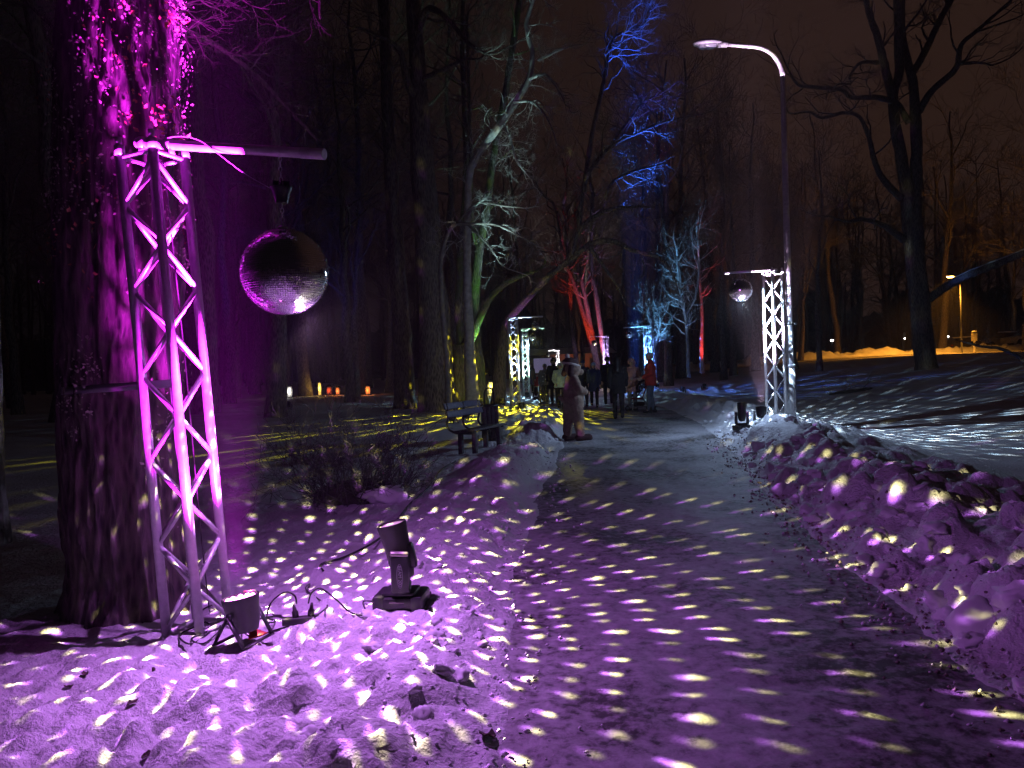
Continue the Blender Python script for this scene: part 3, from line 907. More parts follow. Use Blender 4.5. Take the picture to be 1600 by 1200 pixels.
MAG = (.80, .018, 1.0)
PAR1 = on_snow(381, 1000, -.005)
par1 = par_light('black floor spotlight shining magenta at the foot of the nearest tower', PAR1, at(300, 60, 4.75), MAG, 27000, 30, .7, led=glow('led_magenta', (1, .22, .95), 14.0), big=True, can_tilt=R(-9), rz=R(-20))
spot('spotlight_spill', PAR1 + Vector((-.02, .0, .27)), Vector((-1.92, 4.74, 1.5)), MAG, 1900, 48, .6, .05)
mb = MB(); mb.add([(0, 0, 0), (.11, .02, .004), (.03, .1, .006), (0, 0, .006), (.11, .02, .01), (.03, .1, .012)], [(0, 2, 1), (3, 4, 5), (0, 1, 4, 3), (1, 2, 5, 4), (2, 0, 3, 5)])
rf = mb.build('warning_flap', mat('red_plastic', (.55, .03, .02), .5), None, smooth=False); pz = on_snow(388, 1003, .01); rf.location = pz; rf.rotation_euler = (R(18), 0, .5)
tag(rf, 'small red flap lying under the magenta floor spotlight', 'flap')

MH1 = on_snow(628, 948, -.01)
aim1 = BALL1 + Vector((.14, -.06, -.12))
mh1, mh1_p = moving_head('black moving head beam lamp on the snow in the foreground', MH1, aim1, (1, .93, .72), 2600, 7, base_rz=R(-6), pose=(R(12), R(-12)))
S1 = (mh1_p - BALL1).normalized()
mirror_ball_light(BALL1 + S1 * (B1R + .07), S1, (2.6, .75, 4.2), (5.4, 4.9, 1.9), (.160, .052, .250), 520, pitch=.038, split=.09, size=.195, seed=3.0, hit=(.5, .22, -.84), hit_width=.92, wash_dir=(1, -.25, -.35), near_fill=(.20, .08, .30), near_fill_dir=(-.05, -.55, -1), near_fill_min=.58)

# cables and the plug strip by the spotlight
strip = thing('plug_strip', 'black plug strip lying in the snow beside the magenta spotlight', 'plug strip', on_snow(470, 975, .0), R(12))
mb = MB(); mb.box((0, 0, .022), (.21, .055, .042), bev=.008); mb.build('housing', M_RUBBER, strip)
for x in (-.02, .055):
    mb = MB(); mb.lathe([(.019, .04), (.019, .075), (.012, .085), (.007, .12)], 12, Matrix.Translation((x, 0, 0)) @ Matrix.Rotation(R(-8 if x < 0 else 6), 4, 'Y')); mb.build('plug', M_RUBBER, strip)
st = strip.location
def sn(*pp, lift=.006): return [on_snow(a, b, lift) for a, b in pp]
def arc(a, b, up, n=5):
    a = Vector(a); b = Vector(b)
    return [a.lerp(b, k / n) + Vector((0, 0, up * math.sin(math.pi * k / n))) for k in range(n + 1)]
cable('cable arching from the left plug back to the snow', [st + Vector((-.02, 0, .12)), st + Vector((-.03, 0, .17)), st + Vector((-.09, 0, .19)), st + Vector((-.17, -.01, .13)), st + Vector((-.19, -.03, .03))] + sn((430, 972), (410, 968)))
cable('cable arching from the right plug to the moving head', [st + Vector((.05, 0, .12)), st + Vector((.07, 0, .18)), st + Vector((.12, .02, .2)), st + Vector((.2, .04, .13))] + sn((548, 962), (572, 966), (568, 945), (590, 944), lift=.01))
cable('cable leaving the strip end and curling up in the snow', sn((492, 972), (512, 958), (498, 940), (478, 925), (484, 915), lift=.012))
cable('loose cable coils at the foot of the magenta tower', sn((408, 990), (380, 985), (330, 975), (300, 985), (280, 1000), (300, 1010), (335, 985), (345, 960), (330, 950), (310, 965), (330, 985), (300, 1003), (318, 1012), (342, 990), (350, 975), (400, 965), (440, 968), lift=.012))
cable('cable pair lying between spotlight and plug strip', sn((452, 982), (420, 993), (395, 1000), (378, 985), (400, 972), (428, 966), (452, 970), lift=.01))
cable('long black cable trailing over the snow toward the bench', sn((505, 895), (503, 885), (545, 872), (600, 840), (640, 790), (668, 765), (690, 738), (712, 722), lift=.012), .009)
mb = MB(); mb.lathe([(.008, 0), (.012, .01), (.012, .05)], 10); bp_ = mb.build('blue_connector', mat('blue_plastic', (.03, .06, .4), .4)); bp_.location = on_snow(583, 950, .02); bp_.rotation_euler = (0, R(90), 0); tag(bp_, 'small blue power connector beside the moving head base', 'connector')

# ------------------------------------------------------------------ tower with lamp post (right)
def tower(label, px, Y, arm_to, ball_t, ball_r, drop, rz, ball_label, lean=0.0, motor=True):
    p = at(px[0], px[1], Y); p.z = H(p.x, Y) - .04
    t = thing('truss_tower', label, 'truss tower', p)
    t.matrix_world = Matrix.Translation(p) @ Matrix.Rotation(lean, 4, 'Y') @ Matrix.Rotation(rz, 4, 'Z')
    tp = t.matrix_world @ Vector((0, 0, TH + .02))
    tip = Vector((tp.x + arm_to[0], tp.y + arm_to[1], tp.z + arm_to[2]))
    ld = t.matrix_world.to_3x3().inverted() @ (tip - tp)
    hl = math.hypot(ld.x, ld.y)
    truss_parts(t, math.atan2(ld.y, ld.x), hl, ld.z / hl)
    hg = tp.lerp(tip, ball_t)
    b = thing('mirror_ball', ball_label, 'mirror ball', hg)
    c = mirror_ball(b, ball_r, pitch=.065, drop=drop, motor=motor, seed=int(px[0]))
    return t, p, hg + c

t2, T2, BALL2 = tower('pinkish white lattice tower standing against the tall lamp post', (1214, 680), 15.4, (-1.02, -.25, -.06), .68, .23, .12, R(24), 'mirror ball hanging beside the tall lamp post', motor=False)
# lamp post
LP = at(1238, 681, 15.75); LP.z = H(LP.x, LP.y) - .1
post = thing('street_lamp', 'tall tapering grey street lamp with curved arm, unlit', 'street lamp', LP)
mb = MB(); mb.tube([(0, 0, 0), (0, 0, 1.2)], [.092, .086], 18); mb.tube([(0, 0, 1.2), (0, 0, 1.24), (0, 0, 7.05)], [.08, .078, .048], 18)
mb.build('pole', M_STEEL, post)
mb = MB(); mb.lathe([(.099, 0), (.099, .05), (.088, .055)], 18, Matrix.Translation((0, 0, 1.18))); mb.build('collar', M_STEEL, post)
pts = [(0, 0, 7.04)]
for k in range(1, 13):
    a = k / 12 * R(84)
    pts.append((-.62 * (1 - math.cos(a)), 0, 7.05 + .62 * math.sin(a)))
pts.append((-1.16, 0, 7.735))
mb = MB(); mb.tube(pts, [.047] * 7 + [.04] * (len(pts) - 7), 14); mb.build('arm', M_STEEL, post)
LH = Matrix.Translation((-1.14, 0, 7.73)) @ Matrix.Rotation(R(-90 + 3), 4, 'Y') 
mb = MB(); mb.tube([(-1.1, 0, 7.73), (-1.33, 0, 7.745)], [.062, .075], 14); mb.build('socket', M_STEEL, post)
mb = MB()
prof = [(.05, 0), (.085, .08), (.115, .2), (.12, .32), (.10, .45), (.06, .54), (.01, .575)]
mb.lathe(prof, 20, Matrix.Translation((-1.22, 0, 7.765)) @ Matrix.Rotation(R(-90), 4, 'Y') @ Matrix.Diagonal((.62, 1.35, 1, 1)))
hd = mb.build('lamp_head', mat('lamp_shell', (.5, .5, .55), .4, .2, vary=.1), post)
mb = MB()
mb.lathe([(.04, 0), (.09, .07), (.105, .2), (.09, .34), (.01, .41)], 20, Matrix.Translation((-1.30, 0, 7.715)) @ Matrix.Rotation(R(-90), 4, 'Y') @ Matrix.Diagonal((.62, 1.2, 1, 1)))
mb.build('lamp_glass', mat('lamp_glass', (.62, .62, .72), .12, 0, vary=.05), hd)
mb = MB(); mb.torus((0, 0, 2.05), .088, .012, n=20); mb.box((.1, -.05, 2.05), (.05, .06, .05)); mb.build('cable_clip', M_IRON, post)

P2 = at(1190, 671, 14.7); P2.z = H(P2.x, P2.y)
par_light('floor spotlight shining pinkish white at the foot of the lamp post tower', P2, T2 + Vector((-.1, .25, 3.6)), (1, .66, 1), 14000, 44, .75)
M2 = at(1160, 680, 14.6); M2.z = H(M2.x, M2.y)
mh2, mh2_p = moving_head('black moving head lamp in the snow bank below the right mirror ball', M2, BALL2 + Vector((.03, 0, -.1)), (.75, .9, 1), 1500, 7, base_rz=R(10))
S2 = (mh2_p - BALL2).normalized()
mirror_ball_light(BALL2 + S2 * (.23 + .06), (S2 + Vector((-.3, -.1, 0))).normalized(), (2.2, 3.6, 4.8), (3.6, 4.2, 4.3), (.13, .18, .28), 850, pitch=.036, size=.27, seed=8.0, hit=(.55, -.1, -.85), hit_width=.85)
# ------------------------------------------------------------------ trees
def smooth_path(P, Rd, step, jit, rng, rj=.06):
    """Catmull-Rom through P with radii Rd, resampled and slightly crooked."""
    out = []; ro = []
    for i in range(len(P) - 1):
        p0 = P[max(i - 1, 0)]; p1 = P[i]; p2 = P[i + 1]; p3 = P[min(i + 2, len(P) - 1)]
        n = max(2, int((p2 - p1).length / step))
        for k in range(n):
            t = k / n
            q = .5 * ((2 * p1) + (p2 - p0) * t + (2 * p0 - 5 * p1 + 4 * p2 - p3) * t * t + (3 * p1 - p0 - 3 * p2 + p3) * t ** 3)
            r = Rd[i] + (Rd[i + 1] - Rd[i]) * t
            j = jit * r
            out.append(q + Vector((rng.gauss(0, j), rng.gauss(0, j), rng.gauss(0, j)))); ro.append(r * (1 + rng.uniform(-rj, rj)))
    out.append(P[-1]); ro.append(Rd[-1])
    return out, ro

def sprout(wood, twig, p, d, L, r, depth, rng, up=.15, thr=.028, curl=.22, kids=(2, 4), rmin=.0022):
    n = 5 if depth > 1 else 4
    pts = [p]; rad = [r]; dirs = [d]
    for k in range(n):
        d = (d + Vector((rng.gauss(0, curl), rng.gauss(0, curl), rng.gauss(0, curl) + up * .5))).normalized()
        p = p + d * (L / n); pts.append(p); rad.append(max(rmin, r * (1 - .62 * (k + 1) / n))); dirs.append(d)
    (wood if r > thr else twig).tube(pts, rad, 6 if r > thr else 3, cap=r > thr)
    if depth <= 0: return
    for q in range(rng.randint(*kids)):
        t = rng.uniform(.25, 1.0); i = min(n, max(1, int(round(t * n))))
        ax = dirs[i].orthogonal().normalized(); ax.rotate(Matrix.Rotation(rng.uniform(0, 6.283), 3, dirs[i]))
        a = R(rng.uniform(24, 62))
        nd = (dirs[i] * math.cos(a) + ax * math.sin(a)).normalized()
        sprout(wood, twig, pts[i], nd, L * rng.uniform(.48, .74), rad[i] * rng.uniform(.5, .78), depth - 1, rng, up, thr, curl, kids, rmin)

def path_tree(name, label, base_xy, limbs, seed, bark, twig_mat, depth=3, dens=1.0, group=None, thr=.03, curl=.22, up=.12, kids=(2, 4), sides=12, cat='tree'):
    """Tree from traced limbs: each limb is ([(px, py, Y, width_px)...], first t where twigs sprout, twig length)."""
    rng = random.Random(seed)
    org = Vector((base_xy[0], base_xy[1], H(*base_xy)))
    root = thing(name, label, cat, org, 0, group)
    wood = MB(); twig = MB()
    for limb in limbs:
        pp, t0, tl = limb[:3]
        P = [at(a, b, c) - org for a, b, c, w in pp]; Rd = [w / FPX * c / 2 for a, b, c, w in pp]
        pts, rad = smooth_path(P, Rd, max(.16, Rd[0] * 1.1), .05, rng)
        wood.tube(pts, rad, sides if Rd[0] > .08 else 7)
        tot = len(pts)
        n = int(dens * (1 - t0) * tot * (.75 if Rd[0] < .12 else .45)) + 1
        if tl <= 0: continue
        for k in range(n):
            i = min(tot - 2, int((t0 + (1 - t0) * (k + rng.random()) / n) * (tot - 1)))
            d = (pts[i + 1] - pts[i]).normalized()
            ax = d.orthogonal().normalized(); ax.rotate(Matrix.Rotation(rng.uniform(0, 6.283), 3, d))
            a = R(rng.uniform(30, 75))
            nd = (d * math.cos(a) + ax * math.sin(a)).normalized()
            sprout(wood, twig, pts[i], nd, tl * rng.uniform(.5, 1.1), min(rad[i] * .55, tl * .022), depth, rng, up, thr, curl, kids)
        sprout(wood, twig, pts[-1], (pts[-1] - pts[-2]).normalized(), tl, rad[-1], depth, rng, up, thr, curl, kids)
    wood.build('trunk', bark, root)
    if twig.v: tag(twig.build('crown', twig_mat, root), kind='stuff')
    return root

def gen_tree(name, label, loc, height, r, seed, bark, twig_mat, depth=4, group=None, clear=.35, lean=(0, 0), n_limb=9):
    rng = random.Random(seed)
    root = thing(name, label, 'tree', loc, 0, group)
    wood = MB(); twig = MB()
    pts = []; rad = []
    n = 16
    x = y = 0.0
    for k in range(n + 1):
        t = k / n
        x += rng.gauss(0, .10) + lean[0] * height / n; y += rng.gauss(0, .10) + lean[1] * height / n
        pts.append(Vector((x if k else 0, y if k else 0, t * height * .92 - (.15 if k == 0 else 0)))); rad.append(r * (1.35 if k == 0 else 1.0) * (1 - .82 * t))
    wood.tube(pts, rad, 10)
    for q in range(n_limb):
        t = clear + (1 - clear) * (q + rng.random()) / n_limb
        i = min(n - 1, int(t * n))
        a = rng.uniform(0, 6.283); el = R(rng.uniform(20, 60))
        d = Vector((math.cos(a) * math.cos(el), math.sin(a) * math.cos(el), math.sin(el)))
        sprout(wood, twig, pts[i], d, height * rng.uniform(.17, .30) * (1.15 - .5 * t), rad[i] * rng.uniform(.35, .6), depth, rng,   .12, .05, .2, (3, 5), .011)
    wood.build('trunk', bark, root)
    tag(twig.build('crown', twig_mat, root), kind='stuff')
    return root

# --- the thick trunk behind the nearest tower
A0 = Vector((at(203, 1000, 5.35).x, 5.35, 0)); A0.z = H(A0.x, A0.y)
treeA = thing('ivy_tree', 'thick rough tree trunk with clinging leaves beside the magenta tower', 'tree', A0)
rng = random.Random(5)
cen = [at(203, 1010, 5.35), at(192, 700, 5.35), at(190, 400, 5.35), at(186, 100, 5.35), at(182, -300, 5.35), at(180, -800, 5.35)]
rads = [.385, .38, .38, .375, .35, .28]
P, Rd = smooth_path([c - A0 for c in cen], rads, .03, 0, rng, 0.0)
NS = 168
vs = []; fs = []
zz = np.array([p.z for p in P]); aa = np.arange(NS) / NS
AZ, ZZ = np.meshgrid(aa, zz)
wz = ZZ + .25 * fbm(AZ * 12, ZZ * 2.0, 84, 3)
wa = AZ + .010 * fbm(AZ * 20, ZZ * 5, 85, 3)
f1, v1 = cells(wa * 44, wz * 4.2, 80)
furrow = np.abs(fbm(wa * 38, wz * 1.3, 82, 3, .55))
ridge = .042 * np.clip(furrow * 2.4, 0, 1) - .016 * np.clip(f1 * 1.3, 0, 1) + .05 * fbm(AZ * 3, ZZ * .7, 83, 2)
ridge = ridge - ridge.mean()
flare = .05 * np.exp(-ZZ / .12) * (1 + .5 * np.sin(AZ * 6.283 * 4 + 1))
for i, p in enumerate(P):
    for k in range(NS):
        a = 2 * math.pi * k / NS + math.pi / 2
        r = Rd[i] + ridge[i, k] + max(0, flare[i, k])
        vs.append((p.x + r * math.cos(a), p.y + r * math.sin(a), p.z))
for i in range(len(P) - 1):
    for k in range(NS): fs.append((i * NS + k, i * NS + (k + 1) % NS, (i + 1) * NS + (k + 1) % NS, (i + 1) * NS + k))
mb = MB(); mb.add(vs, fs); mb.build('trunk', bark_material('old_dark_bark', (.022, .019, .017), (.12, .10, .088)), treeA)
# leaves clinging to the bark and sprouting at its edges
def leaf_quad(mb, p, nrm, s, rng):
    e = nrm.orthogonal().normalized(); e.rotate(Matrix.Rotation(rng.uniform(0, 6.283), 3, nrm)); f = nrm.cross(e)
    mb.add([p - e * s * .5, p + f * s * .35 + nrm * s * .12, p + e * s * .6, p - f * s * .35 + nrm * s * .12], [(0, 3, 2, 1)])
mbr = MB(); mbi = MB()
for k in range(9000):
    i = rng.randrange(len(P)); p = P[i]
    if p.z < .5 or p.z > 5.6: continue
    hgt = p.z
    a = rng.uniform(0, 6.283)
    # leaves gather in patches
    c = .6 * mnoise.noise(Vector((math.cos(a) * 1.6 + 5, hgt * 1.4, math.sin(a) * 1.6)))
    if c < (.20 if hgt < 1.6 else (.06 if hgt < 2.6 else -.16)): continue
    nrm = Vector((math.cos(a), math.sin(a), rng.uniform(-.5, .2))).normalized()
    out = abs(rng.gauss(0, .035)) + .005
    tgt = mbr if (c > .24 and hgt > 2.2) else mbi
    for q in range(rng.randint(1, 3)):
        leaf_quad(tgt, Vector((p.x, p.y, p.z)) + Vector((math.cos(a), math.sin(a), 0)) * (Rd[i] + out) + Vector((rng.gauss(0, .02), rng.gauss(0, .02), rng.gauss(0, .03))), (nrm + Vector((rng.gauss(0, .5), rng.gauss(0, .5), rng.gauss(0, .5)))).normalized(), rng.uniform(.010, .028), rng)
# sprays standing off the left and right edge of the trunk
for (px, py, n, sp) in ((172, 60, 26, .05), (175, 70, 22, .04), (180, 105, 30, .05), (182, 128, 24, .05), (195, 190, 26, .06), (185, 180, 20, .05), (190, 10, 22, .05), (140, 320, 40, .07), (155, 370, 40, .09), (135, 355, 26, .05), (150, 430, 26, .07), (125, 268, 8, .02), (250, 190, 30, .06), (275, 235, 30, .05), (268, 20, 30, .05)):
    c = at(px, py, 5.02) - A0
    # a thin shoot carrying the leaves
    b = Vector((c.x + .12, c.y + .18, c.z - .12))
    if px < 240: mbi.tube([b, b.lerp(c, .5) + Vector((0, 0, .02)), c], [.006, .004, .002], 4)
    for q in range(n):
        leaf_quad(mbr, c + Vector((rng.gauss(0, sp), rng.gauss(0, sp * .6), rng.gauss(0, sp))), Vector((rng.gauss(.3, .6), rng.gauss(-.8, .5), rng.gauss(-.5, .5))).normalized(), rng.uniform(.018, .042), rng)
tag(mbr.build('dry_leaves', M_LEAF, treeA, smooth=False), kind='stuff'); tag(mbi.build('pale_leaves', M_IVY, treeA, smooth=False), kind='stuff')
# its bough reaching to the right
wood = MB(); twig = MB()
for pp, tl in (([(215, -5, 5.5, 20), (290, 45, 7.4, 11), (345, 75, 8.2, 9), (400, 118, 8.6, 7), (440, 160, 8.8, 6), (495, 218, 9, 4)], .38),
               ([(362, 85, 8.35, 6), (395, 80, 8.4, 4), (412, 62, 8.4, 4), (455, 54, 8.4, 3), (480, 42, 8.4, 2)], .35),
               ([(215, -30, 5.6, 10), (340, -10, 7.2, 8), (480, -30, 7.2, 6), (500, 30, 7.2, 3)], .4)):
    pts, rd = smooth_path([at(a, b, c) - A0 for a, b, c, w in pp], [w / FPX * c / 2 for a, b, c, w in pp], .05, .12, rng)
    wood.tube(pts, rd, 7)
    for k in range(3, len(pts) - 1, 3):
        d = (pts[k + 1] - pts[k]).normalized(); ax = d.orthogonal().normalized(); ax.rotate(Matrix.Rotation(rng.uniform(0, 6.283), 3, d))
        sprout(wood, twig, pts[k], (d + ax).normalized(), tl * rng.uniform(.4, 1.2), rd[k] * .45, 2, rng, .1, .02)
wood.build('bough', M_BARK, treeA); tag(twig.build('crown', M_TWIG, treeA), kind='stuff')

# --- trees left of the path in the middle distance
path_tree('old_tree', 'thick dark trunk rising left of the path, broadest of the middle group', (at(688, 640, 24).x, 24), [
    ([(688, 655, 24, 74), (684, 600, 24, 62), (675, 480, 24, 50), (668, 360, 24, 42), (658, 220, 24, 34), (650, 80, 24, 24), (640, -60, 24, 20)], .55, 2.2),
    ([(655, 160, 24, 16), (637, 130, 23.6, 12), (625, 80, 23.5, 9), (600, 60, 23, 5)], .3, 1.2),
    ([(650, 60, 24, 14), (668, 15, 23.4, 11), (700, 30, 22.8, 8), (730, 65, 22.4, 6), (765, 85, 22, 4), (790, 75, 22, 3)], .25, 1.1),
    ([(650, 130, 24, 12), (690, 110, 23.5, 7), (720, 95, 23, 5)], .2, 1.0)], 11, M_BARK, M_TWIG, 3, .9)
path_tree('old_tree', 'dark straight trunk standing just left of the broadest one', (at(632, 640, 27).x, 27), [
    ([(634, 650, 27, 40), (630, 560, 27, 30), (618, 380, 27, 26), (606, 180, 27, 20), (598, -60, 27, 14)], .5, 2.0)], 12, M_BARK, M_TWIG, 3, .8)
path_tree('old_tree', 'forked grey trunk between the broadest trunk and the green lit one', (at(722, 630, 25).x, 25), [
    ([(722, 640, 25, 40), (722, 590, 25, 34), (722, 540, 25, 30)], 1.0, 0),
    ([(724, 548, 25, 24), (718, 480, 25, 15), (720, 400, 25.2, 12), (725, 330, 25.4, 10), (728, 240, 25.5, 9), (722, 60, 26, 7), (726, -40, 26, 6)], .5, 1.6),
    ([(722, 546, 25, 22), (738, 525, 24.6, 15), (757, 480, 24.2, 12), (778, 452, 23.8, 10), (810, 432, 23.4, 8), (835, 425, 23, 5)], .4, .9)], 13, M_MOSSY, M_TWIG, 3, .9)
path_tree('mossy_tree', 'mossy trunk lit green from below left of the path', (at(746, 625, 25.5).x, 25.5), [
    ([(748, 635, 25.5, 36), (744, 570, 25.5, 26), (741, 500, 25.5, 17), (747, 400, 25.5, 15), (760, 330, 25.5, 13), (772, 240, 25.6, 11), (795, 110, 25.8, 10), (815, -20, 26, 9)], .45, 1.5),
    ([(748, 390, 25.5, 8), (735, 330, 25.3, 7), (736, 250, 25.2, 7), (733, 160, 25, 5), (730, 40, 25, 4)], .4, 1.2)], 14, M_MOSSY, M_TWIG, 3, 1.0)
path_tree('leaning_tree', 'leaning pale limb lit cyan above the middle of the path', (at(735, 628, 23.5).x, 23.5), [
    ([(738, 640, 23.5, 26), (734, 560, 23.5, 18), (730, 430, 23.5, 13), (731, 320, 23.3, 11), (736, 262, 23, 11), (758, 225, 22.6, 12), (785, 190, 22.2, 12), (812, 150, 22, 11), (828, 118, 22, 9), (832, 80, 22, 8), (822, 40, 22, 7), (840, -20, 22, 6)], .42, 1.1),
    ([(824, 126, 22, 6), (850, 116, 21.6, 5), (872, 140, 21.4, 3), (885, 165, 21.2, 2.5)], .15, .8),
    ([(800, 160, 22, 5), (832, 160, 21.5, 4), (858, 190, 21.2, 3), (870, 225, 21, 2)], .2, .8),
    ([(840, 95, 22, 5), (870, 80, 22, 3.5), (900, 70, 22, 2)], .2, .8),
    ([(785, 190, 22.2, 4), (800, 225, 21.8, 3.2), (806, 250, 21.6, 2.6), (830, 280, 21.5, 2)], .15, .6)], 15, M_PALETWIG, M_PALETWIG, 3, 1.7, curl=.34, up=-.05, kids=(2, 4))
path_tree('arching_tree', 'bent trunk glowing purple behind the tower left of the path', (at(776, 622, 28).x, 28), [
    ([(778, 632, 28, 24), (782, 570, 28, 18), (790, 510, 28, 14), (806, 486, 27.5, 13), (830, 460, 27, 11), (862, 428, 26.4, 10), (890, 406, 26, 10), (925, 380, 25.6, 9), (960, 377, 25, 9), (985, 390, 24.6, 7), (1030, 402, 24, 5)], .55, 1.4),
    ([(890, 408, 26, 9), (905, 360, 25.6, 8), (935, 335, 25, 7), (960, 326, 24.6, 6), (1000, 322, 24, 4)], .4, 1.0),
    ([(905, 360, 25.6, 8), (912, 290, 25.4, 7), (930, 255, 25, 7), (960, 225, 24.5, 6), (995, 208, 24, 5), (1040, 190, 23.6, 4), (1100, 178, 23, 2.5)], .35, 1.2),
    ([(912, 300, 25.4, 8), (925, 210, 25.4, 7), (945, 120, 25, 6), (955, 65, 24.6, 5), (985, 46, 24.4, 4), (1008, 36, 24.2, 3), (1018, 0, 24, 2.5)], .5, 1.3),
    ([(940, 330, 25, 6), (955, 287, 24.6, 5), (985, 270, 24.3, 4.5), (1010, 262, 24.1, 3.5), (1040, 256, 24, 2.5)], .3, .9),
    ([(955, 225, 24.5, 5), (985, 185, 24.3, 4), (1005, 160, 24.2, 3), (1030, 148, 24, 2)], .4, .9),
    ([(920, 385, 25.6, 8), (960, 440, 25.6, 4), (975, 470, 25.6, 2)], .5, .8)], 16, M_BARK, M_TWIG, 3, 1.6, curl=.3)
# spray of hanging twigs in front of the green trunk
path_tree('leaning_tree', 'slender tree with a pale spray of twigs beside the green lit trunk', (at(700, 632, 22).x, 22), [
    ([(702, 648, 22, 12), (698, 560, 22, 9), (690, 470, 22, 8), (690, 400, 22, 7), (706, 355, 22, 6), (730, 350, 21.8, 4.5), (770, 350, 21.5, 4), (800, 362, 21.3, 3), (840, 385, 21.2, 2)], .55, .8),
    ([(712, 352, 22, 4), (745, 318, 21.7, 3.2), (790, 322, 21.4, 2.6), (820, 325, 21.2, 2)], .3, .7),
    ([(730, 350, 21.9, 4), (765, 385, 21.7, 3), (785, 415, 21.6, 2.4), (810, 425, 21.5, 2)], .3, .6)], 17, M_TWIG, M_PALETWIG, 3, 1.1, curl=.32, up=-.02, kids=(2, 3))
# red lit pair far back
path_tree('forked_tree', 'slanting trunks lit red behind the people on the path', (at(938, 600, 48).x, 48), [
    ([(941, 618, 48, 12), (934, 575, 48, 9), (924, 535, 48, 8), (908, 480, 48, 7), (896, 440, 48, 6.5), (884, 405, 48, 6), (870, 330, 48, 5)], .5, 3.0),
    ([(936, 580, 48, 9), (912, 455, 48, 7), (905, 410, 48.4, 6), (900, 330, 48.6, 5)], .4, 2.6)], 18, M_BARK, M_TWIG, 3, .9)
path_tree('forked_tree', 'upright trunk lit red just right of the slanting red pair', (at(948, 600, 47).x, 47), [
    ([(949, 618, 47, 12), (946, 570, 47, 9), (938, 510, 47, 8), (930, 450, 47, 7), (924, 410, 47, 6), (926, 300, 47, 6)], .5, 3.0)], 19, M_BARK, M_TWIG, 3, .9)
path_tree('forked_tree', 'thin dim trunk left of the red lit pair', (at(904, 600, 50).x, 50), [
    ([(906, 612, 50, 10), (900, 560, 50, 8), (892, 500, 50, 7), (890, 420, 50, 6), (880, 320, 50, 5)], .45, 3.0)], 20, M_BARK, M_TWIG, 3, .9)
# saplings right of the path
path_tree('sapling', 'slim sapling with pale blue branches right of the far blue tower', (at(1075, 585, 36).x, 36), [
    ([(1076, 590, 36, 6), (1074, 530, 36, 5), (1070, 490, 36, 4.5), (1062, 450, 36, 4), (1058, 400, 36, 3)], .35, 1.5),
    ([(1070, 495, 36, 4), (1086, 465, 36, 3.5), (1092, 420, 36, 3), (1085, 395, 36, 2)], .2, 1.2)], 24, M_PALETWIG, M_PALETWIG, 3, 1.3, curl=.26)
path_tree('sapling', 'slim sapling whose stem is lit red right of the pale blue one', (at(1097, 580, 38).x, 38), [
    ([(1097, 583, 38, 7), (1096, 530, 38, 6), (1097, 490, 38, 5), (1093, 430, 38, 4), (1090, 350, 38, 3)], .45, 1.6)], 25, M_PALETWIG, M_TWIG, 3, 1.0)
path_tree('sapling', 'small twiggy tree with icy blue twigs above the far blue tower', (at(1024, 600, 37).x, 37), [
    ([(1024, 612, 37, 6), (1023, 560, 37, 5), (1018, 510, 37, 4), (1012, 488, 37, 3), (1020, 470, 37, 2)], .45, 1.0),
    ([(1022, 545, 37, 4), (1032, 505, 37, 3), (1028, 488, 37, 2)], .2, .8)], 26, M_PALETWIG, M_PALETWIG, 3, 1.6)
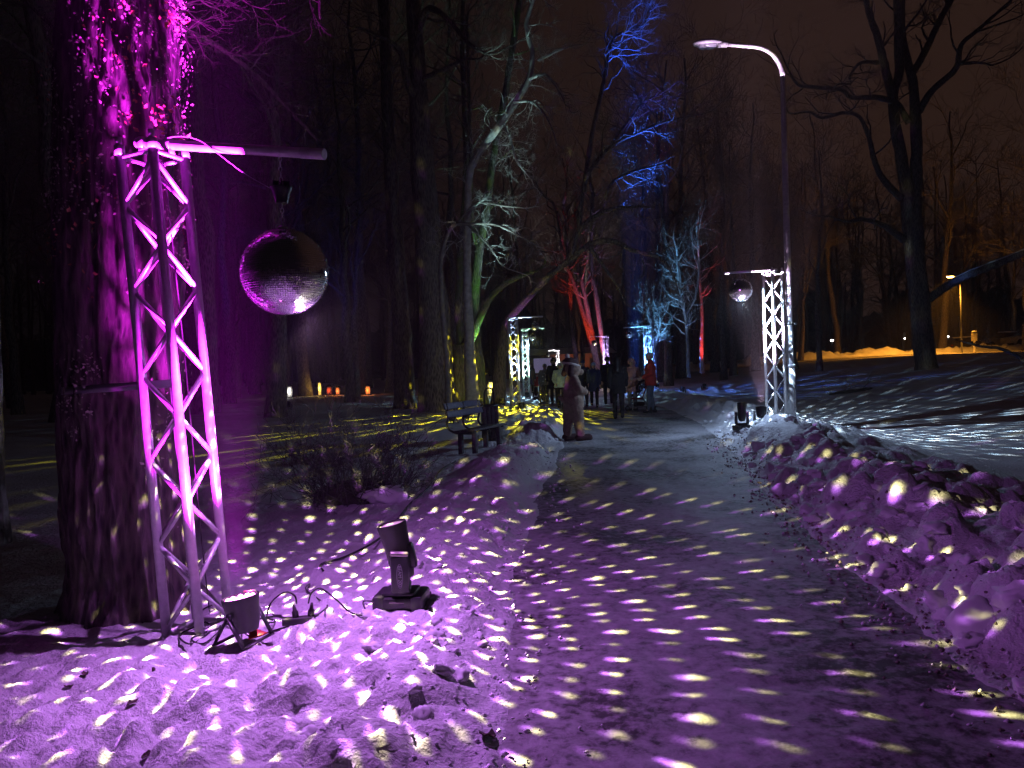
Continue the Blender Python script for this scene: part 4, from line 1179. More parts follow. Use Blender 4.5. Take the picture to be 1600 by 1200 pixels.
# big dark tree on the right
DX = at(1447, 580, 36).x
treeD = path_tree('great_tree', 'huge dark forked tree on the right against the brown sky', (DX, 36), [
    ([(1449, 592, 36, 44), (1446, 570, 36, 33), (1440, 500, 36, 30), (1430, 400, 36, 29), (1424, 310, 36, 32)], 1.0, 0),
    ([(1420, 320, 36, 22), (1411, 260, 36, 18), (1397, 185, 36, 16), (1396, 150, 36, 14), (1405, 110, 36, 14), (1405, 60, 36, 15), (1403, -30, 36, 14), (1398, -200, 36, 9)], .5, 3.0),
    ([(1397, 165, 36, 13), (1384, 110, 35.6, 12), (1372, 60, 35.2, 11), (1358, 20, 35, 9), (1340, -60, 34.5, 7)], .3, 2.6),
    ([(1428, 320, 36, 22), (1432, 240, 36, 17), (1430, 180, 36, 16), (1427, 130, 36, 14), (1418, 95, 36.2, 11), (1410, 40, 36.4, 9), (1412, -60, 36.6, 7)], .4, 2.6),
    ([(1424, 118, 36, 11), (1448, 75, 36.5, 10), (1472, 25, 37, 9), (1505, -30, 37.4, 7)], .25, 2.8),
    ([(1436, 175, 36, 11), (1456, 142, 35.5, 10), (1488, 114, 35, 9), (1497, 98, 34.8, 9), (1502, 70, 34.6, 7), (1530, 45, 34.4, 6), (1575, 5, 34, 4)], .3, 2.4),
    ([(1497, 100, 34.8, 6), (1530, 98, 34.4, 4), (1550, 102, 34.2, 3)], .2, 1.6),
    ([(1396, 160, 36, 9), (1370, 152, 35.6, 8), (1330, 152, 35.2, 7), (1315, 140, 35, 7), (1270, 136, 34.6, 6), (1245, 130, 34.2, 5), (1226, 96, 34, 3)], .2, 2.0),
    ([(1420, 192, 36, 10), (1404, 165, 36, 9), (1390, 150, 36, 8)], 1.0, 0),
    ([(1408, 310, 36, 12), (1380, 280, 35.5, 10), (1366, 250, 35.2, 8), (1358, 215, 35, 7), (1343, 183, 34.8, 6), (1320, 176, 34.6, 6), (1285, 184, 34.4, 5), (1265, 175, 34.2, 4), (1240, 178, 34, 3)], .35, 2.0),
    ([(1412, 375, 36, 12), (1385, 355, 35.4, 9), (1352, 343, 35, 7), (1325, 346, 34.6, 5), (1295, 338, 34.2, 3)], .35, 2.0),
    ([(1372, 98, 36, 7), (1345, 98, 35.6, 5), (1330, 115, 35.4, 4), (1328, 125, 35, 3)], .3, 1.6),
    ([(1448, 470, 36, 15), (1475, 450, 35.4, 13), (1510, 432, 35, 12), (1560, 412, 34.5, 11), (1620, 388, 34, 10)], .5, 1.2)], 30, M_BARK, M_TWIG, 4, .62, thr=.04, curl=.27)
mb = MB()
pts, rd = smooth_path([at(a, b, c) - treeD.location for a, b, c in ((1458, 458, 35.7), (1475, 444, 35.4), (1510, 426, 35), (1560, 406, 34.5), (1620, 383, 34))], [.02, .05, .055, .06, .06], .3, .2, rng)
mb.tube(pts, rd, 8); mb.build('snow_cover', M_SNOW, treeD)

# --- birch-like trunk cut by the left edge
path_tree('snowy_trunk', 'snow plastered trunk cut off by the left edge of the picture', (at(-8, 850, 7.6).x, 7.6), [
    ([(-8, 866, 7.6, 52), (-12, 800, 7.6, 40), (-14, 700, 7.6, 34), (-16, 500, 7.6, 30), (-22, 200, 7.6, 26), (-30, -200, 7.6, 20)], .8, .5)], 31,
    bark_material('snow_plastered_bark', (.05, .045, .04), (.16, .14, .12), (.75, .75, .77)), M_TWIG, 2, .4)

# --- the dark wood all round
protos = [gen_tree('bare_tree', 'bare black tree in the dark wood behind the park', (0, 200, -50), h, r, 400 + k, M_BARK, M_TWIG, 3, 'bare trees of the dark wood', c, n_limb=nl)
          for k, (h, r, c, nl) in enumerate(((21, .30, .38, 9), (24, .34, .42, 9), (19, .24, .30, 10), (23, .28, .5, 8), (17, .22, .28, 10)))]
spots_ = []
rw = random.Random(2024)
def free(x, y, dmin):
    return all((x - a) ** 2 + (y - b) ** 2 > dmin ** 2 for a, b in spots_)
for (n, x0, x1, y0, y1, dm) in ((34, -34, -3.2, 29, 62, 3.4), (26, -48, 2, 62, 95, 4.5), (34, 6, 62, 66, 100, 4.2), (10, 7, 20, 44, 64, 4.0), (8, -26, -7, 15, 28, 4.2), (6, 44, 70, 48, 66, 5)):
    got = 0; tries = 0
    while got < n and tries < 900:
        tries += 1
        x = rw.uniform(x0, x1); y = rw.uniform(y0, y1)
        qx = pix(Vector((x, y, 1)))[0]
        if not free(x, y, dm): continue
        if not -160 < qx < 1760: continue
        if y < 64 and 780 < qx < 1000 : continue
        if y < 90 and 1290 < qx and y < 66 and x < 44: continue
        spots_.append((x, y)); got += 1
used = [False] * 5
for i, (x, y) in enumerate(spots_):
    k = rw.randrange(5)
    if not used[k]: o = protos[k]; used[k] = True
    else: o = dup(protos[k])
    if x < 3 and y < 62: tag(o, 'bare black tree in the wood left of the path', None, 'trees of the wood left of the path')
    elif x < 3: tag(o, 'bare black tree deep in the wood, far beyond the lanterns', None, 'trees deep in the wood')
    else: tag(o, 'bare black tree beyond the snow field and the road', None, 'trees beyond the snow field')
    o.location = (x, y, H(x, y) - .05); o.rotation_euler = (rw.uniform(-.04, .04), rw.uniform(-.04, .04), rw.uniform(0, 6.28)); s_ = rw.uniform(.8, 1.15); o.scale = (s_, s_, s_)

# --- the far edge of the wood, one dim mass of stems and twigs
fw = MB(); rf_ = random.Random(61)
for k in range(380):
    a = R(rf_.uniform(-42, 42)); d_ = rf_.uniform(105, 150)
    x = d_ * math.sin(a); y = d_ * math.cos(a); z = H(x, y)
    h = rf_.uniform(13, 25)
    p = Vector((x, y, z - .2)); pts = [p]
    for j in range(5): p = p + Vector((rf_.gauss(0, .3), rf_.gauss(0, .3), h / 5)); pts.append(p)
    fw.tube(pts, [.3, .26, .2, .15, .1, .04], 4, cap=False)
    for j in range(26):
        i = rf_.randint(1, 5); b = rf_.uniform(0, 6.28); e = rf_.uniform(.1, 1.2); L_ = rf_.uniform(1.5, 4.5)
        q0 = pts[i] - Vector((0, 0, rf_.uniform(0, h / 5))); q1 = q0 + Vector((math.cos(b) * math.cos(e), math.sin(b) * math.cos(e), math.sin(e))) * L_
        fw.tube([q0, q0.lerp(q1, .5) + Vector((0, 0, .3)), q1], [.07, .045, .02], 3, cap=False)
        for m_ in range(3):
            q2 = q0.lerp(q1, rf_.uniform(.3, 1)); fw.tube([q2, q2 + Vector((rf_.gauss(0, 1), rf_.gauss(0, 1), rf_.gauss(.5, 1)))], [.03, .012], 3, cap=False)
tag(fw.build('far_wood', M_BARK), 'far edge of the dark wood closing the view', 'wood', kind='stuff')

# dark ridge added behind everything to hide the low sky glow
ar = np.radians(np.linspace(-75, 75, 260)); rr_ = np.linspace(0, 1, 10)
AR, RR = np.meshgrid(ar, rr_)
D_ = 158 + 60 * RR; HX = D_ * np.sin(AR); HY = D_ * np.cos(AR)
HZ = ground_h(HX, HY) - .5 + np.sin(RR * math.pi / 2) * (11 + 7 * fbm(AR * 14, RR * 0, 95, 3) + 9 * np.abs(fbm(AR * 60, RR * 2, 96, 4, .65)))
tag(sheet('backdrop_ridge', HX, HY, HZ, mat('dark_ridge', (.03, .028, .026), .95, vary=.5, scale=1.5)), 'added dark ridge hiding the low sky behind the park', None, kind='structure')

# --- bare bush left of the path
BX = at(560, 785, 9.1); BX.z = H(BX.x, BX.y)
bush = thing('bare_bush', 'dense dark leafless bush in the snow left of the path', 'bush', BX)
rb = random.Random(8)
wood = MB(); twig = MB()
for k in range(105):
    a = rb.uniform(0, 6.283); q = rb.random() ** .6
    p = Vector((q * .52 * math.cos(a), q * .38 * math.sin(a), -.03))
    el = R(rb.uniform(28, 88)); out = rb.gauss(a, .5)
    d = Vector((math.cos(out) * math.cos(el), math.sin(out) * math.cos(el), math.sin(el)))
    sprout(wood, twig, p, d, rb.uniform(.4, .85), rb.uniform(.005, .011), 3, rb, .1, .5, .2, (2, 3))
tag(twig.build('twigs', M_DARKW, bush), kind='stuff')
mb = MB()
for (dx, dy, s_) in ((.0, 0, .32), (.25, .06, .25), (-.28, .04, .22), (.1, .1, .3), (-.1, -.05, .28)):
    mb.ball((dx, dy, .06), s_, 14, 9, (1.15, .8, .62))
tag(mb.build('dark_mounds', mat('dark_mound', (.03, .026, .02), .9, vary=.4, bump=1, bscale=30), bush), kind='stuff')  # dark rounded mounds filling the foot of the bush
sb = bpy.data.objects.new('snow_heap', CL[3]); COL.objects.link(sb); q_ = at(605, 775, 8.85); sb.location = (q_.x, q_.y, H(q_.x, q_.y) + .05); sb.scale = (.23, .15, .15); tag(sb, 'round heap of snow at the right foot of the dark bush', 'snow heap')
# thin bushes and stems far left
for k, (px, py, Y, lab) in enumerate(((470, 700, 13, 'thin bare shrub standing behind the dark bush'),)):
    q_ = at(px, py, Y); b2 = thing('bare_shrub', lab, 'shrub', (q_.x, q_.y, H(q_.x, q_.y)))
    w2 = MB(); t2_ = MB()
    for j in range(16):
        a = rb.uniform(0, 6.28); el = R(rb.uniform(50, 88))
        sprout(w2, t2_, Vector((rb.gauss(0, .12), rb.gauss(0, .12), -.03)), Vector((math.cos(a) * math.cos(el), math.sin(a) * math.cos(el), math.sin(el))), rb.uniform(.5, .9), .008, 2, rb, .1, .5, .2, (2, 3))
    tag(t2_.build('twigs', M_TWIG, b2), kind='stuff')
# ------------------------------------------------------------------ far towers
t3, T3, BALL3 = tower('lattice tower lit cyan and purple left of the path, nearer of the pair', (806, 645), 25.4, (.98, -.1, .0), .74, .15, .16, R(12), 'mirror ball lit yellow on the nearer tower left of the path', motor=False)
t4, T4, BALL4 = tower('lattice tower lit green and yellow behind the cyan one', (823, 632), 33.5, (.86, -.1, .0), .42, .16, .22, R(10), 'mirror ball lit pale cyan on the green tower', motor=False)
t5, T5, BALL5 = tower('small lattice tower lit violet in front of the red trunks', (949, 612), 46, (-.95, -.1, .0), .72, .17, .2, R(15), 'mirror ball shining yellow on the violet tower', motor=False)
t6, T6, BALL6 = tower('lattice tower lit bright blue on the right behind the man in red', (1015, 622), 36, (-1.12, -.1, -.05), .78, .16, .18, R(14), 'mirror ball lit blue on the blue tower', motor=False)
t7, T7, BALL7 = tower('farthest lattice tower, small and white, by the lit building', (873, 598), 70, (-1.1, 0, 0), .8, .2, .2, R(10), 'tiny mirror ball on the farthest white tower', motor=False)
def g(px, py, Y):
    p = at(px, py, Y); p.z = H(p.x, Y) if not (float(path_l(np.array([Y]))[0]) < p.x < float(path_r(np.array([Y]))[0])) else float(path_z(np.array([p.x]), np.array([Y]))[0])
    return p
par_light('floor spotlight shining purple and blue at the foot of the cyan tower', g(816, 648, 24.8), T3 + Vector((0, .1, 2.6)), (.45, .62, 1), 1700, 32, .6)
par_light('floor spotlight shining green at the foot of the green tower', g(824, 633, 32.8), T4 + Vector((0, .1, 2.6)), (.55, 1, .75), 1300, 44, .6)
par_light('floor spotlight shining violet at the foot of the violet tower', g(942, 612, 45.2), T5 + Vector((0, .1, 2.6)), (.55, .36, 1), 1500, 44, .6)
par_light('floor spotlight shining blue at the foot of the blue tower', g(1008, 622, 35.2), T6 + Vector((0, .1, 2.6)), (.16, .5, 1), 3800, 46, .6)
par_light('floor spotlight shining white at the foot of the farthest tower', g(870, 598, 69), T7 + Vector((0, .1, 2.6)), (1, .9, .95), 6000, 46, .6)
mh3, q3 = moving_head('black moving head lamp standing on the path edge near the cyan tower', g(850, 650, 24.6), BALL3, (1, .92, .3), 2400, 6, base_rz=R(5))
mh4, q4 = moving_head('black moving head lamp farther back beside the green tower', g(838, 632, 31.5), BALL4, (.6, 1, 1), 2400, 6, base_rz=R(5))
s3 = (q3 - BALL3).normalized(); s4 = (q4 - BALL4).normalized()
mirror_ball_light(BALL3 + s3 * .22, s3, (2.4, 2.3, .10), (4.6, 3.9, .10), (.0, .0, .0), 1500, pitch=.04, size=.28, split=.1, seed=11.0, hit=(-.16, -.32, -.93), hit_width=.58)
mirror_ball_light(BALL4 + s4 * .22, s4, (.6, 1.3, 1.9), (1.5, 2.6, 3.0), (.035, .05, .075), 620, pitch=.045, size=.28, seed=12.0, hit=(0, -.3, -.9), hit_width=.9)
s5 = Vector((.1, -.5, -.85)); mirror_ball_light(BALL5 + s5 * .22, s5, (2.0, 1.8, .1), (2.4, 2.0, .1), (.09, .05, .14), 520, pitch=.05, size=.28, seed=13.0, hit=(0, -.3, -.95), hit_width=.6)
s6 = Vector((.1, -.35, -.93)); mirror_ball_light(BALL6 + s6 * .22, s6, (.2, .6, 4.2), (.7, 1.5, 4.2), (.0, .0, .0), 1100, pitch=.04, size=.28, seed=14.0, hit=(.45, -.25, -.85), hit_width=.6)
moving_head('black moving head lamp at the foot of the violet tower', g(958, 614, 44.5), BALL5, (1, .85, .2), 9000, 5)
moving_head('black moving head lamp at the foot of the blue tower', g(1000, 624, 34.6), BALL6, (.3, .6, 1), 3000, 5)

# uplights on the trees
par_light('floor spotlight shining green up the mossy trunk', g(752, 640, 24.2), at(762, 330, 25.4), (.35, 1, .35), 900, 24, .7)
par_light('floor spotlight shining cyan up the leaning limb', g(730, 646, 20.5), at(800, 160, 22), (.55, 1, 1), 2600, 15, .7)
par_light('floor spotlight shining white up the spray of twigs', g(706, 650, 19.6), at(790, 345, 21.4), (.85, .9, 1), 380, 14, .8)
par_light('floor spotlight shining purple up the bent trunk', g(783, 636, 27.2), at(812, 480, 27.5), (.62, .18, 1), 300, 26, .6)
par_light('floor spotlight shining red up the slanting trunks', g(936, 616, 45.6), at(915, 480, 48), (1, .06, .02), 2600, 34, .6)
par_light('floor spotlight shining red up the thin sapling', g(1100, 585, 37.2), at(1097, 505, 38), (1, .05, .04), 900, 30, .6)
par_light('floor spotlight shining pale blue up the slim saplings', g(1066, 588, 34.6), at(1072, 450, 36), (.30, .52, 1), 420, 26, .7)
par_light('floor spotlight shining deep blue up the far left trunks', g(450, 622, 30), at(452, 520, 33), (.04, .05, 1), 550, 60, .7)
moving_head('black moving head lamp throwing blue into the treetop, left of the blue tower', g(986, 624, 33.5), at(1003, 258, 24.2), (.04, .15, 1), 80000, 10, blend=.8)
moving_head('black moving head lamp throwing deep blue high into the crown, beside the blue tower', g(996, 624, 34), at(985, 50, 24.3), (.03, .11, 1), 80000, 10, blend=.8)
moving_head('black moving head lamp throwing violet blue into the middle crown, right of the blue tower', g(1026, 622, 34.5), at(1015, 160, 24.1), (.10, .10, 1), 30000, 10, blend=.8)

# ------------------------------------------------------------------ far right: road lamp, road, cars, post
ROADY = 62
RL = at(1503, 553, ROADY); RL.z = H(RL.x, ROADY)
rl = thing('road_lamp', 'lit orange street lamp standing by the road on the right', 'street lamp', RL)
mb = MB(); mb.tube([(0, 0, -.1), (0, 0, 5.6)], [.07, .05], 10); mb.build('pole', M_IRON, rl)
mb = MB(); mb.tube([(0, 0, 5.55), (-.06, 0, 5.95), (-.3, 0, 6.15), (-.55, 0, 6.15)], .035, 8); mb.build('arm', M_STEEL, rl)
mb = MB(); mb.lathe([(.08, 0), (.16, .15), (.17, .5), (.06, .7)], 14, Matrix.Translation((-.45, 0, 6.2)) @ Matrix.Rotation(R(-90), 4, 'Y') @ Matrix.Diagonal((.5, 1, 1, 1))); h_ = mb.build('lamp_head', M_STEEL, rl)
mb = MB(); mb.lathe([(.05, 0), (.14, .1), (.15, .42), (.04, .55)], 14, Matrix.Translation((-.53, 0, 6.12)) @ Matrix.Rotation(R(-90), 4, 'Y') @ Matrix.Diagonal((.5, 1, 1, 1))); mb.build('bulb', glow('sodium', (1, .45, .10), 40.0), h_)
spot('sodium_light', RL + Vector((-.8, 0, 6.0)), RL + Vector((-1.2, 1.6, 0)), (1, .37, .03), 10000, 132, .9, .15)
# bank of cleared snow in front of the road and the strip of road
xr_ = np.linspace(14, 110, 150); yr_ = np.linspace(-3.2, 3.2, 14)
cx_, cy_ = np.meshgrid(xr_, yr_); Yc = 66 + cy_ - .05 * (cx_ - 34)
road = tag(sheet('road', cx_, Yc, ground_h(cx_, Yc) + .05 + .02 * fbm(cx_, Yc, 5, 3), mat('snowy_road', (.55, .54, .53), .7, vary=.3, scale=2, coords='Object')), 'snow covered road crossing behind the field on the right', None, kind='structure')
def lump_ridge(name, label, a, b, h, w, n, seed):
    t = np.linspace(0, 1, n); u = np.linspace(-1, 1, 13)
    T_, U = np.meshgrid(t, u); dirv = np.array([b[0] - a[0], b[1] - a[1]]); nv = np.array([-dirv[1], dirv[0]]) / np.hypot(*dirv)
    X = a[0] + dirv[0] * T_ + nv[0] * U * w; Y_ = a[1] + dirv[1] * T_ + nv[1] * U * w
    f, v = cells(X * 1.6, Y_ * 1.6, seed)
    Z = ground_h(X, Y_) - .06 + (1 - U ** 2) * h * (.6 + .8 * fbm(X * .5, Y_ * .5, seed, 3) + .7 * np.clip(1 - f, 0, 1) * v)
    return tag(sheet(name, X, Y_, Z, M_SNOW), label, None, kind='structure')
lump_ridge('snow_bank', 'ridge of cleared snow along the far edge of the field', (13, 70.5), (80, 70), .75, 1.4, 260, 91)
PB = at(1523, 553, 60); PB.z = H(PB.x, 60)
pb = thing('waste_post', 'round grey bin on a post beside the orange street lamp', 'litter bin', PB)
mb = MB(); mb.tube([(0, 0, -.1), (0, 0, 1.0)], .075, 10); mb.build('post', M_STEEL, pb)
mb = MB(); mb.lathe([(.18, .92), (.2, .95), (.2, 1.58), (.18, 1.6)], 18); autosmooth(mb.build('drum', mat('grey_drum', (.4, .38, .34), .6), pb))
mb = MB(); mb.lathe([(.215, 1.5), (.215, 1.56)], 18); mb.build('band', M_IRON, pb)
mb = MB(); mb.lathe([(.2, 1.6), (.16, 1.68), (.02, 1.7)], 18); mb.build('snow_cap', M_SNOW, pb)

def car(label, loc, rz, paint, tall=1.0, L=4.2):
    c = thing('parked_car', label, 'car', loc, rz, 'cars parked along the road')
    hw = .86
    low = [(-L / 2, .28), (-L / 2 + .05, .75), (-L / 2 + .25, .88), (L / 2 - 1.15, .92), (L / 2 - .1, .74), (L / 2, .5), (L / 2 - .05, .26)]
    top = [(-L / 2 + .3, .88), (-L / 2 + .75, 1.42 * tall), (L / 2 - 2.0, 1.46 * tall), (L / 2 - 1.2, .92)]
    def prism(poly, w0, w1, name, m, par):
        n = len(poly); zs = [z for _, z in poly]; zl, zh = min(zs), max(zs)
        mb = MB(); vs = []
        for s_ in (-1, 1):
            for x, z in poly: vs.append((x, s_ * (w0 + (w1 - w0) * (z - zl) / (zh - zl)), z))
        fs = [tuple(range(n))[::-1], tuple(range(n, 2 * n))] + [(i, (i + 1) % n, n + (i + 1) % n, n + i) for i in range(n)]
        mb.add(vs, fs); o = mb.build(name, m, par, smooth=False)
        bv = o.modifiers.new('bevel', 'BEVEL'); bv.width = .05; bv.segments = 2; bv.limit_method = 'ANGLE'
        return o
    b = prism(low, hw * .97, hw, 'body', paint, c)
    prism(top, hw * .95, hw * .78, 'cabin', mat('car_glass', (.02, .02, .025), .1, vary=.1), c)
    rf = [(top[1][0] - .05, top[1][1] - .02), (top[1][0] + .02, top[1][1] + .09), (top[2][0] - .05, top[2][1] + .10), (top[2][0] + .05, top[2][1] - .02)]
    prism(rf, hw * .8, hw * .74, 'snow_roof', M_SNOW, c)
    for sx in (-1, 1):
        for sy in (-1, 1):
            mb = MB(); M = Matrix.Translation((sx * L * .31, sy * .78, .31)) @ Matrix.Rotation(R(90), 4, 'X')
            mb.lathe([(.2, -.1), (.31, -.1), (.31, .1), (.2, .1)], 18, M); w = mb.build('wheel', M_RUBBER, c); autosmooth(w)
            mb = MB(); mb.lathe([(.2, -.09), (.2, .09)], 14, M); mb.build('rim', M_STEEL, w)
    for sy in (-1, 1):
        mb = MB(); mb.box((L / 2 - .07, sy * .62, .62), (.12, .32, .13), bev=.02); mb.build('headlight', mat('headlight_glass', (.6, .6, .55), .15), c)
        mb = MB(); mb.box((-L / 2 + .08, sy * .66, .72), (.12, .26, .14), bev=.02); mb.build('tail_light', mat('tail_glass', (.4, .02, .02), .2), c)
    return c
def gp(px, Y): 
    p = at(px, 550, Y); p.z = H(p.x, Y); return p
q = gp(1566, 74); q.z += .35; car('silver car half buried behind the snow bank at the right edge', q, R(172), mat('silver_paint', (.4, .38, .36), .3, .3))
q = gp(1512, 73); car('dark low car parked behind the orange street lamp', q, R(6), mat('dark_paint', (.05, .04, .04), .3, .2))
q = gp(1612, 72); q.z += .5; car('pale van cut off by the right edge of the picture', q, R(178), mat('pale_paint', (.6, .56, .48), .35), tall=1.3, L=4.8)
# small lit lamps far away
for px, py, lab in ((1300, 532, 'tiny white light far behind the field, leftmost of three'), (1415, 529, 'tiny white light far behind the field, middle of three'), (1481, 526, 'tiny white light far behind the field, rightmost of three')):
    q = at(px, py, 98); t = thing('distant_lamp', lab, 'lamp', (q.x, q.y, H(q.x, q.y)), 0, 'tiny far lights')
    hh = q.z - H(q.x, q.y)
    mb = MB(); mb.tube([(0, 0, -.1), (0, 0, max(.3, hh))], .05, 8); mb.build('pole', M_IRON, t)
    mb = MB(); mb.ball((0, 0, max(.35, hh)), .16, 12, 8, (1.4, 1, .7)); mb.build('globe', glow('far_white', (1, .95, .85), 9.0), t)
# fallen twigs on the field
for k, (pp, lab) in enumerate((([(1480, 527, 33), (1530, 540, 32), (1570, 547, 31.5), (1610, 556, 31)], 'low dark bough drooping over the field at the right'),
                               ([(1296, 603, 26), (1320, 597, 26.4), (1345, 598, 26.6), (1362, 592, 27)], 'dark fallen branch lying on the snow field'))):
    pts = [at(*a) for a in pp]
    if k == 1: pts = [Vector((a.x, a.y, H(a.x, a.y) + .04)) for a in pts]
    if k == 0: pts[-1].z = H(pts[-1].x, pts[-1].y) + .02
    w2 = MB(); t2_ = MB(); P_, R_ = smooth_path(pts, [.02, .05, .07, .08] if k == 0 else [.03, .07, .06, .03], .12, .25, rb)
    w2.tube(P_, R_, 7)
    br = thing('fallen_branch', lab, 'branch', (0, 0, 0)); w2.build('limb', M_BARK, br)
    for j in range(2, len(P_) - 1, 3): sprout(w2, t2_, P_[j], Vector((rb.gauss(0, 1), rb.gauss(0, 1), .4)).normalized(), .7, .014, 2, rb)
    tag(t2_.build('twigs', M_TWIG, br), kind='stuff')

# ------------------------------------------------------------------ far centre: building
BD = Vector((at(868, 590, 88).x, 88, 0)); BD.z = H(BD.x, BD.y) - .1
bd = thing('park_building', 'low reddish building with a pale lit window beyond the path', 'building', BD)
M_WALL = mat('red_brown_wall', (.20, .09, .06), .85, vary=.25, scale=3)
mb = MB(); mb.box((0, 2, 1.5), (13, 4, 3.0)); mb.build('wall', M_WALL, bd, smooth=False)
mb = MB(); mb.add([(-7, -.5, 2.95), (7, -.5, 2.95), (7, 4.5, 2.95), (-7, 4.5, 2.95), (-6.5, 2, 3.7), (6.5, 2, 3.7)], [(0, 1, 5, 4), (1, 2, 5), (2, 3, 4, 5), (3, 0, 4), (3, 2, 1, 0)]); mb.build('roof', M_SNOW, bd, smooth=False)
for k, (x, lit) in enumerate(((-1.3, True), (-4.2, False), (2.4, False), (4.6, False))):
    mb = MB(); mb.box((x, -.02, 1.75), (2.4 if lit else 1.3, .1, 1.8 if lit else 1.3)); w = mb.build('window', M_IRON, bd, smooth=False)
    mb = MB(); mb.box((x, -.09, 1.75), (2.25 if lit else 1.1, .04, 1.65 if lit else 1.1)); mb.build('pane', glow('lit_window', (.6, .52, 1), .14) if lit else mat('dark_pane', (.03, .03, .04), .1), w, smooth=False)
mb = MB(); mb.box((.9, -.03, 1.1), (1.1, .12, 2.2)); dr = mb.build('door', M_DARKW, bd, smooth=False)
par_light('floor spotlight washing the red building wall', Vector((BD.x + 2.5, 84.5, H(BD.x + 2.5, 84.5))), BD + Vector((2.2, 0, 3)), (1, .45, .25), 260, 80, .6)
# info board and posts near the path on the far left side
KX = g(772, 622, 34)
# ------------------------------------------------------------------ glowing lanterns under the trees, left
def lantern(px, py, Y, w, h, col, s, lab, power):
    w *= .75; h *= .8
    q = at(px, py, Y); q.z = H(q.x, Y)
    t = thing('lantern', lab, 'lantern', q, .2, 'glowing lanterns under the trees')
    mb = MB(); mb.box((0, 0, .03), (w * 1.15, w * 1.15, .06), bev=.01); mb.build('base', M_IRON, t)
    mb = MB(); mb.lathe([(w * .40, .06), (w * .48, h * .4), (w * .46, h * .8), (w * .3, h)], 8); mb.build('shade', glow('lantern_%d' % int(px), col, s * .55), t)
    for k in range(4):
        a = R(45 + 90 * k); mb = MB(); mb.box((w * .56 * math.cos(a), w * .56 * math.sin(a), h / 2 + .03), (.03, .03, h)); mb.build('bar', M_IRON, t)
    mb = MB(); mb.lathe([(w * .62, h + .02), (w * .3, h + .12), (.02, h + .16)], 8); mb.build('cap', M_IRON, t)
    point('lantern_light', q + Vector((0, -w * .9, h * .6)), col, power * .6, .1)
for a in ((453, 620, 44, .42, .75, (1, .95, .85), 1.1, 'white glowing lantern at the left end of the lantern row', 14),
          (500, 620, 46, .3, .95, (1, .62, .12), 2.2, 'tall yellow lantern second from the left in the row', 22),
          (515, 620, 47, .5, .6, (1, .16, .06), .28, 'dim red lantern just right of the tall yellow one', 5),
          (528, 620, 45, .36, .55, (1, .25, .06), .9, 'small orange lantern right of the dim red one', 10),
          (562, 619, 46, .3, .5, (1, .3, .12), .35, 'dull orange lantern left of the brightest orange one', 4),
          (575, 618, 44, .42, .6, (1, .25, .05), 1.3, 'bright orange lantern at the right end of the row', 14),
          (767, 617, 38, .4, .75, (1, .85, .2), 2.2, 'yellow lantern glowing between trunks beside the cyan tower', 26)):
    lantern(*a)

# ------------------------------------------------------------------ bench and bin
bn = g(716, 704, 13.3); bf = g(768, 676, 14.9)
bn = Vector((-.92, 13.35, 0)); bf = Vector((-.36, 14.7, 0))
ax = (bf - bn); bl = ax.length; brz = math.atan2(ax.y, ax.x)
mid_ = (bn + bf) / 2
bench = thing('park_bench', 'dark park bench with curved iron arms left of the path', 'bench', (mid_.x, mid_.y, H(mid_.x, mid_.y) - .03), brz)
M_BLUELIT = mat('blue_lit_plank', (.07, .08, .13), .55, vary=.3, scale=20, bump=.2)  # blue light on the back planks is put into their colour
# local x along the bench, local y = towards the back (left side), seat faces local -y
for k, y in enumerate((-.20, -.06, .08)):
    mb = MB(); mb.box((0, y, .45 - .012 * k), (bl, .12, .04), Matrix.Rotation(R(-4), 3, 'X'), bev=.008); mb.build('seat_plank', M_DARKW, bench)
for k, z in enumerate((.73, .87)):
    mb = MB(); mb.box((0, .25 + .05 * k, z), (bl, .03, .115), Matrix.Rotation(R(-16), 3, 'X'), bev=.006); mb.build('back_plank', M_BLUELIT, bench)
for x in (-bl * .44, 0, bl * .44):
    pts = [(x, -.22, .42), (x, -.05, .40), (x, .12, .40), (x, .26, .46), (x, .30, .55), (x, .28, .64), (x, .26, .72), (x, .30, .92)]
    P_, R_ = smooth_path([Vector(p) for p in pts], [.02] * len(pts), .05, 0, rb)
    mb = MB(); mb.tube(P_, R_, 8); mb.build('iron_frame', M_IRON, bench)
for x in (-bl * .36, bl * .36):
    for y in (-.17, .1):
        mb = MB(); mb.box((x, y, .21), (.09, .075, .44), bev=.01); mb.build('leg', M_DARKW, bench)
    mb = MB(); mb.box((x, -.03, .39), (.08, .32, .045), bev=.006); mb.build('cross_bar', M_IRON, bench)
bi = g(763, 688, 15.2); bi = Vector((-.46, 15.25, H(-.46, 15.25) - .02))
bin_ = thing('litter_bin', 'dark slatted litter bin with hoop handle behind the bench', 'litter bin', bi, .15)
mb = MB(); mb.box((0, 0, .36), (.26, .26, .66), bev=.01); mb.build('bin_core', M_IRON, bin_)
for f in range(4):
    for k in range(4):
        mb = MB(); mb.box((-.12 + .08 * k, -.146, .38), (.068, .022, .64), bev=.005); o = mb.build('slat', M_DARKW, bin_); o.rotation_euler = (0, 0, f * math.pi / 2)
mb = MB()
for s_ in (-1, 1): mb.box((s_ * .158, 0, .70), (.022, .34, .04)); 
mb.box((0, -.158, .70), (.294, .022, .04)); mb.box((0, .158, .70), (.294, .022, .04)); mb.build('rim', M_IRON, bin_)
P_ = [Vector((-.10, 0, .66))] + [Vector((-.095 * math.cos(a), 0, .90 + .15 * math.sin(a))) for a in [math.pi * k / 10 for k in range(11)]] + [Vector((.10, 0, .66))]
mb = MB(); mb.tube(P_, .017, 8); mb.build('hoop_handle', M_IRON, bin_)
